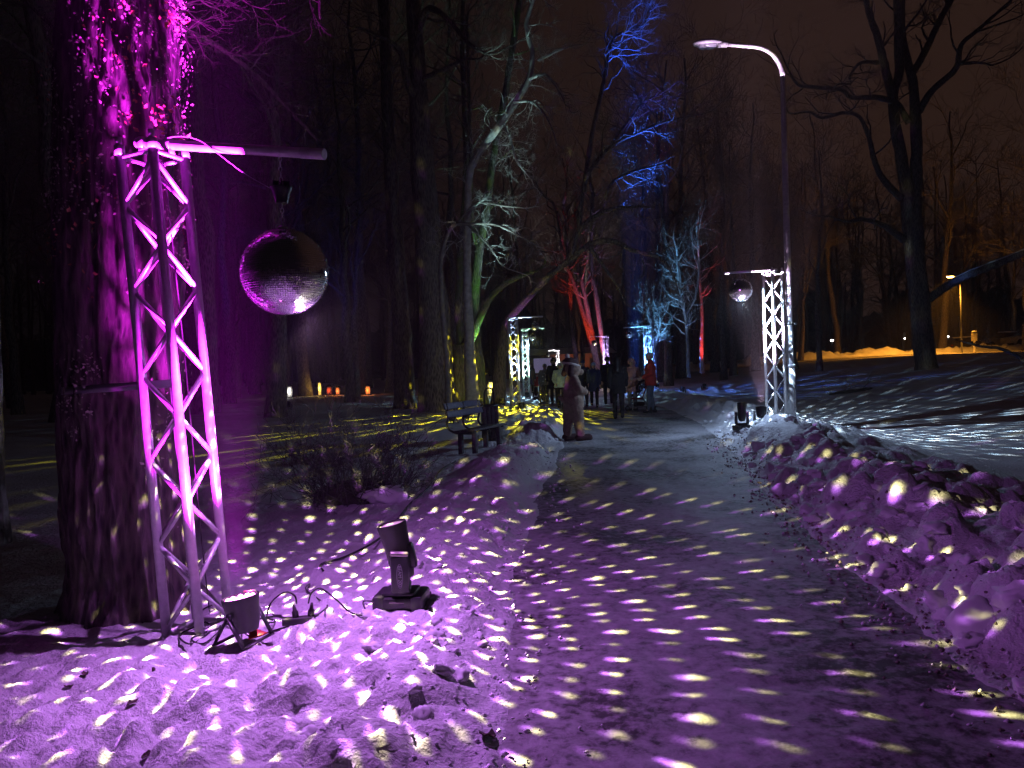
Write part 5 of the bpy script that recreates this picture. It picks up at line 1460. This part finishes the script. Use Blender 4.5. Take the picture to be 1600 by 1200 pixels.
mb = MB(); mb.box((0, 0, .01), (.3, .3, .05)); mb.build('plinth', M_IRON, bin_)
# ------------------------------------------------------------------ people
def capsule(mb, a, b, ra, rb_, n=12):
    a = Vector(a); b = Vector(b); d = b - a; L = d.length
    if L < 1e-6: mb.ball(a, ra, n, 8); return
    M = Matrix.Translation(a) @ d.to_track_quat('Z', 'Y').to_matrix().to_4x4()
    prof = [(max(1e-4, ra * math.sin(t)), -ra * math.cos(t)) for t in [math.pi / 2 * k / 4 for k in range(5)]]
    prof += [(max(1e-4, rb_ * math.cos(t)), L + rb_ * math.sin(t)) for t in [math.pi / 2 * k / 4 for k in range(5)]]
    mb.lathe(prof, n, M)

def fuse(name, mb, voxel, material, parent, smooth_it=4, wrinkle=0.0, wscale=9.0):
    """One continuous skin over overlapping shapes."""
    me = mb.mesh(name, None)
    o = bpy.data.objects.new(name, me)
    rm = o.modifiers.new('r', 'REMESH'); rm.mode = 'VOXEL'; rm.voxel_size = voxel; rm.use_smooth_shade = True
    sm = o.modifiers.new('s', 'SMOOTH'); sm.factor = .5; sm.iterations = smooth_it
    m2 = evaluated(o)
    bpy.data.objects.remove(o); bpy.data.meshes.remove(me)
    if wrinkle > 0:
        n = len(m2.vertices); co = np.empty(n * 3, np.float32); no = np.empty(n * 3, np.float32)
        m2.vertices.foreach_get('co', co); m2.vertex_normals.foreach_get('vector', no)
        co = co.reshape(-1, 3); no = no.reshape(-1, 3)
        kk = np.array([mnoise.noise(Vector((c[0] * wscale, c[1] * wscale, c[2] * wscale * 1.6))) + .5 * mnoise.noise(Vector((c[0], c[1], c[2] * 1.5)) * wscale * 2.3) for c in co.tolist()], np.float32)
        m2.vertices.foreach_set('co', (co + no * kk[:, None] * wrinkle).ravel()); m2.update()
    m2.name = name; m2.materials.clear(); m2.materials.append(material); m2.shade_smooth()
    q = bpy.data.objects.new(name, m2); COL.objects.link(q); q.parent = parent
    return q

SKIN = mat('skin', (.50, .33, .26), .55, vary=.1)
def cloth(name, col): return mat('cloth_' + name, col, .85, vary=.18, scale=14, bump=.25, bscale=60)

def person(label, loc, rz, H_=1.72, pose=None, coat=('black', (.02, .02, .022)), coat_len=.78, trousers=('dark', (.03, .03, .04)), shoes=('shoe', (.025, .022, .02)), head='hat', head_col=('hat', (.05, .05, .06)), hood=False, scarf=None, voxel=.014, stride=0.0, arms='down', coat_fat=1.0, name='person', head_turn=0.0, flare=1.1, pompom=False, patches=None):
    """Figure facing local +Y."""
    k = H_ / 1.75
    root = thing(name, label, 'person', loc, rz)
    V = lambda x, y, z: Vector((x, y, z)) * k
    # legs: stride = fore and aft foot distance
    st_ = stride
    legs = []
    for s_, f in ((-1, 1), (1, -1)):
        hip = V(s_ * .095, 0, .92); foot = V(s_ * .10, f * st_ * .5, .075 + (.05 if f < 0 and st_ > .2 else 0))
        knee = (hip + foot) / 2 + V(0, .03 + .05 * (st_ > .2), .01)
        legs.append((hip, knee, foot))
    ARM = {'down': [((-.24, -.02, 1.14), (-.25, .05, .89)), ((.24, -.02, 1.14), (.25, .05, .89))],
           'pocket': [((-.27, -.06, 1.15), (-.17, .10, 1.0)), ((.27, -.06, 1.15), (.17, .10, 1.0))],
           'push': [((-.24, -.02, 1.16), (-.18, .22, 1.04)), ((.24, -.02, 1.16), (.18, .22, 1.04))],
           'phone': [((-.25, .02, 1.16), (-.14, .24, 1.24)), ((.24, -.02, 1.14), (.25, .05, .89))],
           'walk': [((-.24, -.08, 1.15), (-.24, -.06, .9)), ((.24, .06, 1.15), (.23, .2, .95))],
           'belly': [((-.28, .0, 1.14), (-.12, .2, 1.08)), ((.28, .0, 1.14), (.12, .2, 1.08))]}[arms]
    sh = [V(-.185, 0, 1.42), V(.185, 0, 1.42)]
    body = MB()
    capsule(body, V(0, 0, .95), V(0, .0, 1.2), .135 * k, .125 * k); capsule(body, V(0, 0, 1.2), V(0, -.01, 1.38), .135 * k, .12 * k)
    capsule(body, sh[0], sh[1], .06 * k, .06 * k); capsule(body, V(0, -.01, 1.42), V(0, .01, 1.56), .062 * k, .055 * k)
    for hip, knee, foot in legs:
        capsule(body, hip, knee, .085 * k, .055 * k); capsule(body, knee, foot, .058 * k, .038 * k); capsule(body, foot, foot + V(0, .14, -.035), .04 * k, .032 * k)
    HT = Matrix.Rotation(head_turn, 3, 'Z')
    hc = V(0, .015, 1.64)
    def hp(x, y, z): return hc + HT @ V(x, y, z)
    body.lathe([(max(1e-4, math.sin(math.pi * i / 10)) * .078 * k, -math.cos(math.pi * i / 10) * .115 * k) for i in range(11)], 16, Matrix.Translation(hc) @ Matrix.Diagonal((1, 1.22, 1, 1)))
    capsule(body, hp(0, .03, -.075), hp(0, .07, -.085), .048 * k, .03 * k)          # jaw and chin
    capsule(body, hp(0, .09, .015), hp(0, .112, -.022), .010 * k, .016 * k)         # nose
    for s_ in (-1, 1):
        capsule(body, hp(s_ * .078, -.005, .015), hp(s_ * .082, -.01, -.02), .018 * k, .012 * k)   # ear
        capsule(body, hp(s_ * .02, .088, .032), hp(s_ * .045, .08, .032), .012 * k, .010 * k)     # brow
    capsule(body, hp(-.02, .092, -.055), hp(.02, .092, -.055), .011 * k, .011 * k)  # lips
    for i in (0, 1):
        e = V(*ARM[i][0]); w = V(*ARM[i][1])
        capsule(body, sh[i], e, .052 * k, .042 * k); capsule(body, e, w, .042 * k, .028 * k)
        d = (w - e).normalized(); side = Vector((0, 1, 0)) if abs(d.y) < .7 else Vector((0, 0, 1)); side = (side - d * side.dot(d)).normalized(); nrm = d.cross(side)
        palm = w + d * .085 * k
        capsule(body, w + d * .01, palm - side * .018 * k, .027 * k, .024 * k); capsule(body, w + d * .02, palm + side * .018 * k, .025 * k, .022 * k)
        for f, (off, ln) in enumerate(((-.034, .06), (-.012, .075), (.012, .072), (.034, .055))):
            a0 = palm + side * off * k; a1 = a0 + (d * .6 + nrm * .12 * (1 if i else -1)).normalized() * ln * .55 * k; a2 = a1 + (d * .7 + nrm * .5 * (1 if i else -1)).normalized() * ln * .5 * k
            capsule(body, a0, a1, .0115 * k, .0105 * k, 8); capsule(body, a1, a2, .0105 * k, .009 * k, 8)
        th = w + d * .035 * k + side * .028 * k
        capsule(body, th, th + (d + side * .9).normalized() * .05 * k, .013 * k, .010 * k, 8)
    fuse('body', body, voxel * .8, SKIN, root, 2)
    for s_ in (-1, 1):
        mb = MB(); mb.ball(hp(s_ * .031, .083, .012), .0125 * k, 10, 6, (1, .7, .8)); mb.build('eye', mat('eye_dark', (.03, .02, .02), .2), root)
    # trousers
    mb = MB()
    capsule(mb, V(-.05, 0, .95), V(.05, 0, .95), .13 * k, .13 * k); 
    for hip, knee, foot in legs:
        capsule(mb, hip, knee, .1 * k, .072 * k); capsule(mb, knee, foot + V(0, 0, .03), .074 * k, .058 * k)
    fuse('trousers', mb, voxel, cloth(*trousers), root, 3, .008)
    for hip, knee, foot in legs:
        mb = MB(); capsule(mb, foot + V(0, -.05, -.025), foot + V(0, .15, -.035), .052 * k, .042 * k); capsule(mb, foot + V(0, -.02, -.0), foot + V(0, -.02, .08), .055 * k, .056 * k)
        fuse('shoe', mb, voxel * .8, cloth(*shoes), root, 2)
    # coat: flares to the hem
    mb = MB(); cf = coat_fat
    hem = V(0, 0, coat_len)
    capsule(mb, V(-.07, -.01, 1.36), V(.07, -.01, 1.36), .135 * k * cf, .135 * k * cf)
    capsule(mb, V(-.06, 0, 1.18), V(.06, 0, 1.18), .14 * k * cf, .14 * k * cf)
    rings = [(.185 * cf * flare, coat_len), (.185 * cf * (1 + (flare - 1) * .6), (coat_len + 1.0) / 2), (.18 * cf, 1.05), (.185 * cf, 1.25), (.175 * cf, 1.38), (.09 * cf, 1.47)]
    mb.lathe([(r * k, z * k) for r, z in rings], 24, Matrix.Diagonal((1.12, .86, 1, 1)))
    capsule(mb, sh[0] + V(0, 0, -.005), sh[1] + V(0, 0, -.005), .082 * k * cf, .082 * k * cf)
    for i in (0, 1):
        e = V(*ARM[i][0]); w = V(*ARM[i][1])
        capsule(mb, sh[i], e, .082 * k * cf, .07 * k * cf); capsule(mb, e, e.lerp(w, .92), .07 * k * cf, .056 * k * cf)
    capsule(mb, V(0, -.015, 1.44), V(0, 0, 1.52), .085 * k, .078 * k)
    ct = fuse('coat', mb, voxel, cloth(*coat), root, 3, .012)
    if patches:
        mb = MB()
        for (x, z, r_) in patches: mb.ball(V(x, .155 * cf, z), r_ * k, 10, 8, (1, .35, 1))
        fuse('coat_patch', mb, voxel * .8, cloth('patch', (.75, .75, .78)), ct, 1)
    if head in ('hat', 'beanie'):
        mb = MB()
        mb.lathe([(.092 * k, .0), (.096 * k, .03 * k), (.09 * k, .075 * k), (.06 * k, .115 * k), (.01, .13 * k)], 20, Matrix.Translation(hc + V(0, -.005, .015)) @ Matrix.Diagonal((1, 1.16, 1, 1)))
        hb = fuse('hat', mb, voxel * .8, cloth(*head_col), root, 1, .003)
        mb = MB(); mb.torus(hc + V(0, -.005, .03), .093 * k, .014 * k, Matrix.Diagonal((1, 1.16, 1)), 22, 6); mb.build('hat_brim', cloth(*head_col), hb)
        if pompom: mb = MB(); mb.ball(hc + V(0, 0, .17), .045 * k, 10, 8); mb.build('pompom', cloth('pom', (.6, .5, .5)), hb)
    elif head == 'cap':
        mb = MB(); mb.lathe([(.09 * k, .0), (.092 * k, .04 * k), (.075 * k, .085 * k), (.01, .105 * k)], 20, Matrix.Translation(hc + V(0, -.005, .03)) @ Matrix.Diagonal((1, 1.16, 1, 1))); hb = fuse('cap', mb, voxel * .7, cloth(*head_col), root, 1)
        mb = MB(); mb.box(hp(0, .14, .045), (.13 * k, .1 * k, .014 * k), HT @ Matrix.Rotation(R(-8), 3, 'X'), bev=.005); mb.build('peak', cloth(*head_col), hb)
    elif head == 'hair':
        mb = MB()
        mb.lathe([(max(1e-4, math.sin(math.pi * i / 10)) * .094 * k, -math.cos(math.pi * i / 10) * .12 * k) for i in range(11)], 16, Matrix.Translation(hc + V(0, -.022, .022)) @ Matrix.Diagonal((1, 1.12, 1, 1)))
        capsule(mb, hc + V(0, -.07, -.02), V(0, -.14, 1.36), .09 * k, .085 * k); capsule(mb, hc + V(-.04, -.06, -.02), V(-.07, -.13, 1.32), .07 * k, .05 * k); capsule(mb, hc + V(.04, -.06, -.02), V(.07, -.13, 1.34), .07 * k, .05 * k)
        fuse('hair', mb, voxel * .9, mat('black_hair', (.012, .010, .009), .5, vary=.3, scale=60), root, 1, .006, 22)
    if hood:
        mb = MB()
        for a in range(-110, 111, 20):
            for dz in (0,):
                t = R(a); c0 = hc + HT @ V(.105 * math.sin(t), -.02, .025 + .118 * math.cos(t)); c1 = hc + HT @ V(.085 * math.sin(t), -.10, .0 + .085 * math.cos(t))
                capsule(mb, c0 + HT @ V(0, .07, 0), c1, .026 * k, .034 * k, 8)
        capsule(mb, hc + V(0, -.09, -.03), V(0, -.09, 1.42), .085 * k, .1 * k)
        fuse('hood', mb, voxel, cloth(*coat) if hood is True else cloth(*hood), root, 2, .004)
    if scarf:
        mb = MB(); mb.torus(V(0, .0, 1.515), .088 * k, .034 * k, Matrix.Rotation(R(8), 3, 'X') @ Matrix.Diagonal((1, 1.05, 1)), 22, 8); capsule(mb, V(.03, .10, 1.5), V(.04, .135, 1.3), .035 * k, .04 * k)
        fuse('scarf', mb, voxel, cloth(*scarf), root, 2, .005)
    return root

def onp(px, py):
    """Point on the path seen at a pixel."""
    d = CAM_R @ Vector(((px - 800) / FPX, (600 - py) / FPX, -1.0)); p = Vector((0, 0, CAM_H)) + d * (-CAM_H / d.z)
    for _ in range(4):
        z = float(path_z(np.array([p.x]), np.array([p.y]))[0]); p = Vector((0, 0, CAM_H)) + d * ((z - CAM_H) / d.z)
    return p
def pp_at(px, Y):
    p = at(px, 600, Y); p.z = float(path_z(np.array([p.x]), np.array([Y]))[0]) - .005; return p

# person in a plush animal costume, standing in profile looking right
def costume(loc, rz):
    root = thing('costumed_person', 'person in a brown plush animal costume standing at the path edge', 'person', loc, rz)
    fur = mat('brown_plush', (.30, .215, .155), .95, vary=.25, scale=20, bump=.6, bscale=90)
    fur2 = mat('pale_plush', (.40, .31, .235), .95, vary=.15, scale=20, bump=.5, bscale=90)
    dark = mat('dark_plush', (.07, .035, .035), .95, vary=.2, scale=20, bump=.5, bscale=90)
    mb = MB()
    for s_ in (-1, 1):
        capsule(mb, (s_ * .10, 0, .82), (s_ * .12, s_ * .05, .45), .155, .125); capsule(mb, (s_ * .12, s_ * .05, .45), (s_ * .125, s_ * .09, .13), .12, .085)
    capsule(mb, (0, 0, .78), (0, .02, .98), .20, .205); capsule(mb, (0, .02, .98), (0, 0, 1.18), .195, .15); capsule(mb, (-.09, 0, 1.2), (.09, 0, 1.2), .11, .11)
    for s_ in (-1, 1):
        capsule(mb, (s_ * .15, 0, 1.2), (s_ * .26, .04, 1.02), .078, .075); capsule(mb, (s_ * .26, .04, 1.02), (s_ * .15, .2, .98), .074, .062)
    capsule(mb, (0, 0, 1.24), (0, .02, 1.36), .10, .12)
    mb.lathe([(max(1e-4, math.sin(math.pi * i / 12)) * .155, -math.cos(math.pi * i / 12) * .16) for i in range(13)], 20, Matrix.Translation((0, .02, 1.42)) @ Matrix.Diagonal((1, 1.02, 1, 1)))
    capsule(mb, (0, .12, 1.37), (0, .185, 1.36), .085, .066)
    fuse('body', mb, .014, fur, root, 4, .010, 7)
    mb = MB(); capsule(mb, (0, .115, .70), (0, .12, .94), .115, .12); fuse('belly_patch', mb, .014, fur2, root, 3, .004)
    mb = MB(); capsule(mb, (0, .17, 1.375), (0, .215, 1.37), .052, .042); fuse('muzzle', mb, .012, fur2, root, 2)
    mb = MB(); mb.ball((0, .262, 1.39), .02, 10, 8, (1.3, .8, .9)); mb.build('nose', dark, root)
    for s_ in (-1, 1):
        mb = MB(); mb.ball((s_ * .06, .145, 1.455), .034, 12, 8, (.9, .6, 1.2)); e = mb.build('eye', mat('eye_white', (.75, .74, .7), .4), root)
        mb = MB(); mb.ball((s_ * .062, .166, 1.452), .014, 8, 6); mb.build('pupil', dark, e)
        # mitten with fingers round the belly
        mb = MB(); w = Vector((s_ * .14, .21, .975)); capsule(mb, w, w + Vector((-s_ * .05, .03, -.03)), .06, .05)
        for f in range(4): capsule(mb, w + Vector((-s_ * .05, .035, .03 - .022 * f)), w + Vector((-s_ * (.10 + .008 * (f in (1, 2))), .045, .015 - .024 * f)), .019, .016, 8)
        capsule(mb, w + Vector((-s_ * .02, .02, .05)), w + Vector((-s_ * .06, .04, .085)), .019, .016, 8)
        fuse('mitten', mb, .011, fur2, root, 2)
        mb = MB(); capsule(mb, (s_ * .125, -.04 + s_ * .09, .055), (s_ * .135, .17 + s_ * .09, .05), .075, .08); fuse('shoe', mb, .014, dark, root, 2, .004)
    # cap-like crown with a pale rim and a bobble, flopping ear at the side
    mb = MB(); mb.lathe([(.155, 0), (.165, .05), (.12, .12), (.02, .16)], 20, Matrix.Translation((0, -.035, 1.50)) @ Matrix.Rotation(R(-14), 4, 'X')); fuse('cap', mb, .014, dark, root, 2, .005)
    mb = MB(); mb.torus((0, -.02, 1.515), .155, .026, Matrix.Rotation(R(-14), 3, 'X'), 26, 8); fuse('cap_rim', mb, .011, mat('cream_plush', (.6, .55, .5), .95, vary=.1), root, 1, .003)
    mb = MB(); mb.ball((0, -.09, 1.68), .05, 12, 8); mb.build('bobble', mat('cream_plush', (.6, .55, .5)), root)
    for s_ in (-1, 1):
        mb = MB(); capsule(mb, (s_ * .13, -.06, 1.47), (s_ * .17, -.10, 1.33), .055, .06); fuse('ear', mb, .012, dark, root, 2, .004)
    mb = MB(); capsule(mb, (0, -.2, .8), (0, -.27, .86), .05, .045); fuse('tail', mb, .012, fur, root, 2)
    return root
q = onp(897, 688); costume(q, R(-72))

person('woman with long black hair in black coat walking away on the path', onp(967, 655), R(-8), 1.68, coat=('black', (.012, .012, .013)), coat_len=.72, trousers=('black', (.012, .012, .013)), head='hair', stride=.36, arms='walk', voxel=.012)
person('man in a red jacket and pale cap standing beside the stroller', onp(1018, 645), R(78), 1.80, coat=('red', (.42, .035, .03)), coat_len=.80, trousers=('jeans', (.10, .13, .17)), head='cap', head_col=('cap', (.45, .42, .42)), arms='push', voxel=.013, stride=.12)
person('person in a pink hooded coat behind the woman in black', pp_at(988, 24.6), R(150), 1.62, coat=('pink', (.55, .30, .33)), coat_len=.66, trousers=('greyp', (.2, .19, .2)), head='hat', head_col=('pinkhat', (.5, .32, .34)), hood=True, arms='belly', voxel=.015)
person('dark clothed man walking away, left of the woman in black', pp_at(950, 28.5), R(-4), 1.74, coat=('navy', (.018, .02, .03)), coat_len=.82, trousers=('navy2', (.02, .025, .04)), head='hat', head_col=('blackhat', (.02, .02, .02)), stride=.36, arms='walk', voxel=.015)
person('person in dark blue coat and pale blue hat walking this way', pp_at(928, 27.2), R(176), 1.55, coat=('blue', (.03, .05, .13)), coat_len=.62, trousers=('black', (.012, .012, .013)), head='beanie', head_col=('skyhat', (.42, .55, .68)), stride=.32, arms='walk', voxel=.015)
person('dark clothed person half hidden behind the plush costume', pp_at(911, 27.8), R(186), 1.66, coat=('slate', (.035, .05, .08)), coat_len=.78, trousers=('brownp', (.07, .055, .05)), head='hat', head_col=('bluehat', (.06, .10, .18)), stride=.3, arms='pocket', voxel=.015)
person('woman in pale mint jacket and hood walking this way', pp_at(876, 26.8), R(170), 1.60, coat=('mint', (.50, .66, .64)), coat_len=.84, trousers=('black', (.012, .012, .013)), head='hat', head_col=('minthat', (.35, .4, .42)), hood=True, coat_fat=1.12, stride=.3, arms='pocket', voxel=.014)
person('tall dark figure behind the woman in mint', pp_at(866, 30.5), R(175), 1.78, coat=('black', (.012, .012, .013)), coat_len=.6, trousers=('black', (.012, .012, .013)), head='hat', head_col=('blackhat', (.02, .02, .02)), hood=True, voxel=.016)
person('person in grey patterned puffer jacket left of the tall dark figure', pp_at(852, 31), R(165), 1.58, coat=('plaid', (.20, .20, .19)), coat_len=.84, trousers=('dark', (.03, .03, .04)), head='hat', head_col=('greyhat', (.25, .24, .22)), coat_fat=1.1, stride=.28, arms='phone', voxel=.016, patches=((-.06, 1.3, .03), (.07, 1.22, .035), (-.05, 1.1, .03), (.06, 1.0, .03), (0, 1.36, .025)))
person('small child in a red snowsuit far down the path', pp_at(839, 42), R(180), 1.1, coat=('redsuit', (.45, .03, .04)), coat_len=.7, trousers=('greys', (.3, .3, .32)), head='hat', head_col=('redhat', (.4, .05, .05)), coat_fat=1.15, voxel=.016)
person('person in dark coat far down the path beside the child', pp_at(829, 41), R(190), 1.68, coat=('plum', (.05, .035, .05)), coat_len=.6, trousers=('black', (.012, .012, .013)), head='hat', head_col=('rosehat', (.18, .10, .12)), voxel=.018)
person('second dark figure far down the path, left of the child', pp_at(822, 43), R(170), 1.72, coat=('ink', (.03, .03, .045)), coat_len=.72, trousers=('dark', (.03, .03, .04)), head='hat', head_col=('blackhat', (.02, .02, .02)), voxel=.018)

# stroller
sp_ = onp(999, 641)
sr = thing('stroller', 'red and black pushchair beside the man in red', 'stroller', sp_, R(78))
M_TUBE = mat('stroller_tube', (.12, .12, .13), .35, .5)
for s_ in (-1, 1):
    mb = MB(); P_, R_ = smooth_path([Vector((s_ * .21, .34, .12)), Vector((s_ * .22, .05, .45)), Vector((s_ * .23, -.22, .82)), Vector((s_ * .23, -.36, 1.0)), Vector((s_ * .23, -.44, 1.02))], [.012] * 5, .1, 0, rb); mb.tube(P_, R_, 8); fr_ = mb.build('frame_tube', M_TUBE, sr)
    mb = MB(); mb.tube([(s_ * .22, -.30, .12), (s_ * .22, -.02, .5)], .011, 8); mb.build('rear_strut', M_TUBE, sr)
    mb = MB(); mb.tube([(s_ * .23, -.40, 1.015), (s_ * .23, -.52, 1.02)], .018, 8); mb.build('handle_grip', M_RUBBER, fr_)
    for y in (.36, -.30):
        for o_ in (-.028, .028):
            mb = MB(); M = Matrix.Translation((s_ * .21 + o_, y, .08)) @ Matrix.Rotation(R(90), 4, 'Y')
            mb.torus((0, 0, 0), .062, .016, None, 18, 6); mb.v = [tuple(M @ Vector(v)) for v in mb.v]; w = mb.build('wheel', M_RUBBER, sr)
            mb = MB(); mb.lathe([(.05, -.008), (.05, .008)], 12, M); mb.build('hub', M_TUBE, w)
mb = MB(); mb.add([(-.19, .22, .36), (.19, .22, .36), (.19, -.12, .34), (-.19, -.12, .34), (-.19, .22, .40), (.19, .22, .40), (.19, -.12, .39), (-.19, -.12, .39)], [(3, 2, 1, 0), (4, 5, 6, 7), (0, 1, 5, 4), (1, 2, 6, 5), (2, 3, 7, 6), (3, 0, 4, 7)]); mb.build('seat', cloth('strollerred', (.38, .05, .03)), sr)
mb = MB(); mb.box((0, -.20, .62), (.38, .04, .56), Matrix.Rotation(R(22), 3, 'X'), bev=.012); mb.build('backrest', cloth('strollerred', (.38, .05, .03)), sr)
vs = []; fs = []; na = 9
for i in range(na):
    a = R(-15 + 105 * i / (na - 1))
    for j in range(7):
        x = -.21 + .42 * j / 6; b = 1 - .18 * (2 * j / 6 - 1) ** 2
        vs.append((x, -.24 + .34 * math.sin(a) * b, .66 + .32 * math.cos(a) * b))
for i in range(na - 1):
    for j in range(6): fs.append((i * 7 + j, i * 7 + j + 1, (i + 1) * 7 + j + 1, (i + 1) * 7 + j))
mb = MB(); mb.add(vs, fs); cn = mb.build('canopy', cloth('strollerblack', (.03, .025, .025)), sr); so = cn.modifiers.new('t', 'SOLIDIFY'); so.thickness = .012
mb = MB(); mb.box((0, .0, .2), (.3, .34, .12), bev=.03); mb.build('basket', cloth('strollerblack', (.03, .025, .025)), sr)
mb = MB(); mb.tube([(-.22, .34, .14), (.22, .34, .14)], .01, 8); mb.build('axle', M_TUBE, sr)
mb = MB(); mb.tube([(-.22, -.30, .13), (.22, -.30, .13)], .01, 8); mb.build('axle', M_TUBE, sr)

# dead leaves and clods of earth on the snow, near left
rl_ = random.Random(19)
for k, (px, py, s_, lab) in enumerate(((135, 1058, .030, 'dark clump of earth on the snow, uppermost at lower left'), (107, 1078, .022, 'small dark clump of earth left of the curled dead leaf'), (205, 1104, .030, 'curled dead leaf standing in the snow at lower left'), (240, 1049, .016, 'tiny dark crumb on the snow below the tree'), (228, 1187, .022, 'dark crumb in the snow at the bottom edge'), (762, 1160, .045, 'brown dead leaf at the path edge near the bottom'))):
    p = on_snow(px, py, .004)
    mb = MB()
    n = 9
    vs = [(0, 0, .2)]
    for j in range(n):
        a = 2 * math.pi * j / n; r_ = rl_.uniform(.55, 1.2)
        vs.append((r_ * math.cos(a), r_ * math.sin(a) * .7, rl_.uniform(0, .7)))
    vs += [(x, y, z + .12) for x, y, z in vs]
    fs = [(0, 1 + (j + 1) % n, 1 + j) for j in range(n)] + [(n + 1, n + 2 + j, n + 2 + (j + 1) % n) for j in range(n)] + [(1 + j, 1 + (j + 1) % n, n + 2 + (j + 1) % n, n + 2 + j) for j in range(n)]
    mb.add(vs, fs); o = mb.build('dead_leaf', mat('dead_leaf', (.05, .03, .02), .8, vary=.3), None, smooth=False); o.location = p; o.scale = (s_, s_, s_); o.rotation_euler = (rl_.uniform(-.5, .5), rl_.uniform(-.5, .5), rl_.uniform(0, 6)); tag(o, lab, 'leaf')

bpy.data.scenes.remove(TMP)

# ------------------------------------------------------------------ night air
mb = MB(); mb.box((0, 270, 14), (920, 720, 34))
hz = mb.build('haze', mist_material('night_air', .0007), None, smooth=False)
tag(hz, 'thin frosty night air over the park', 'haze', kind='stuff')
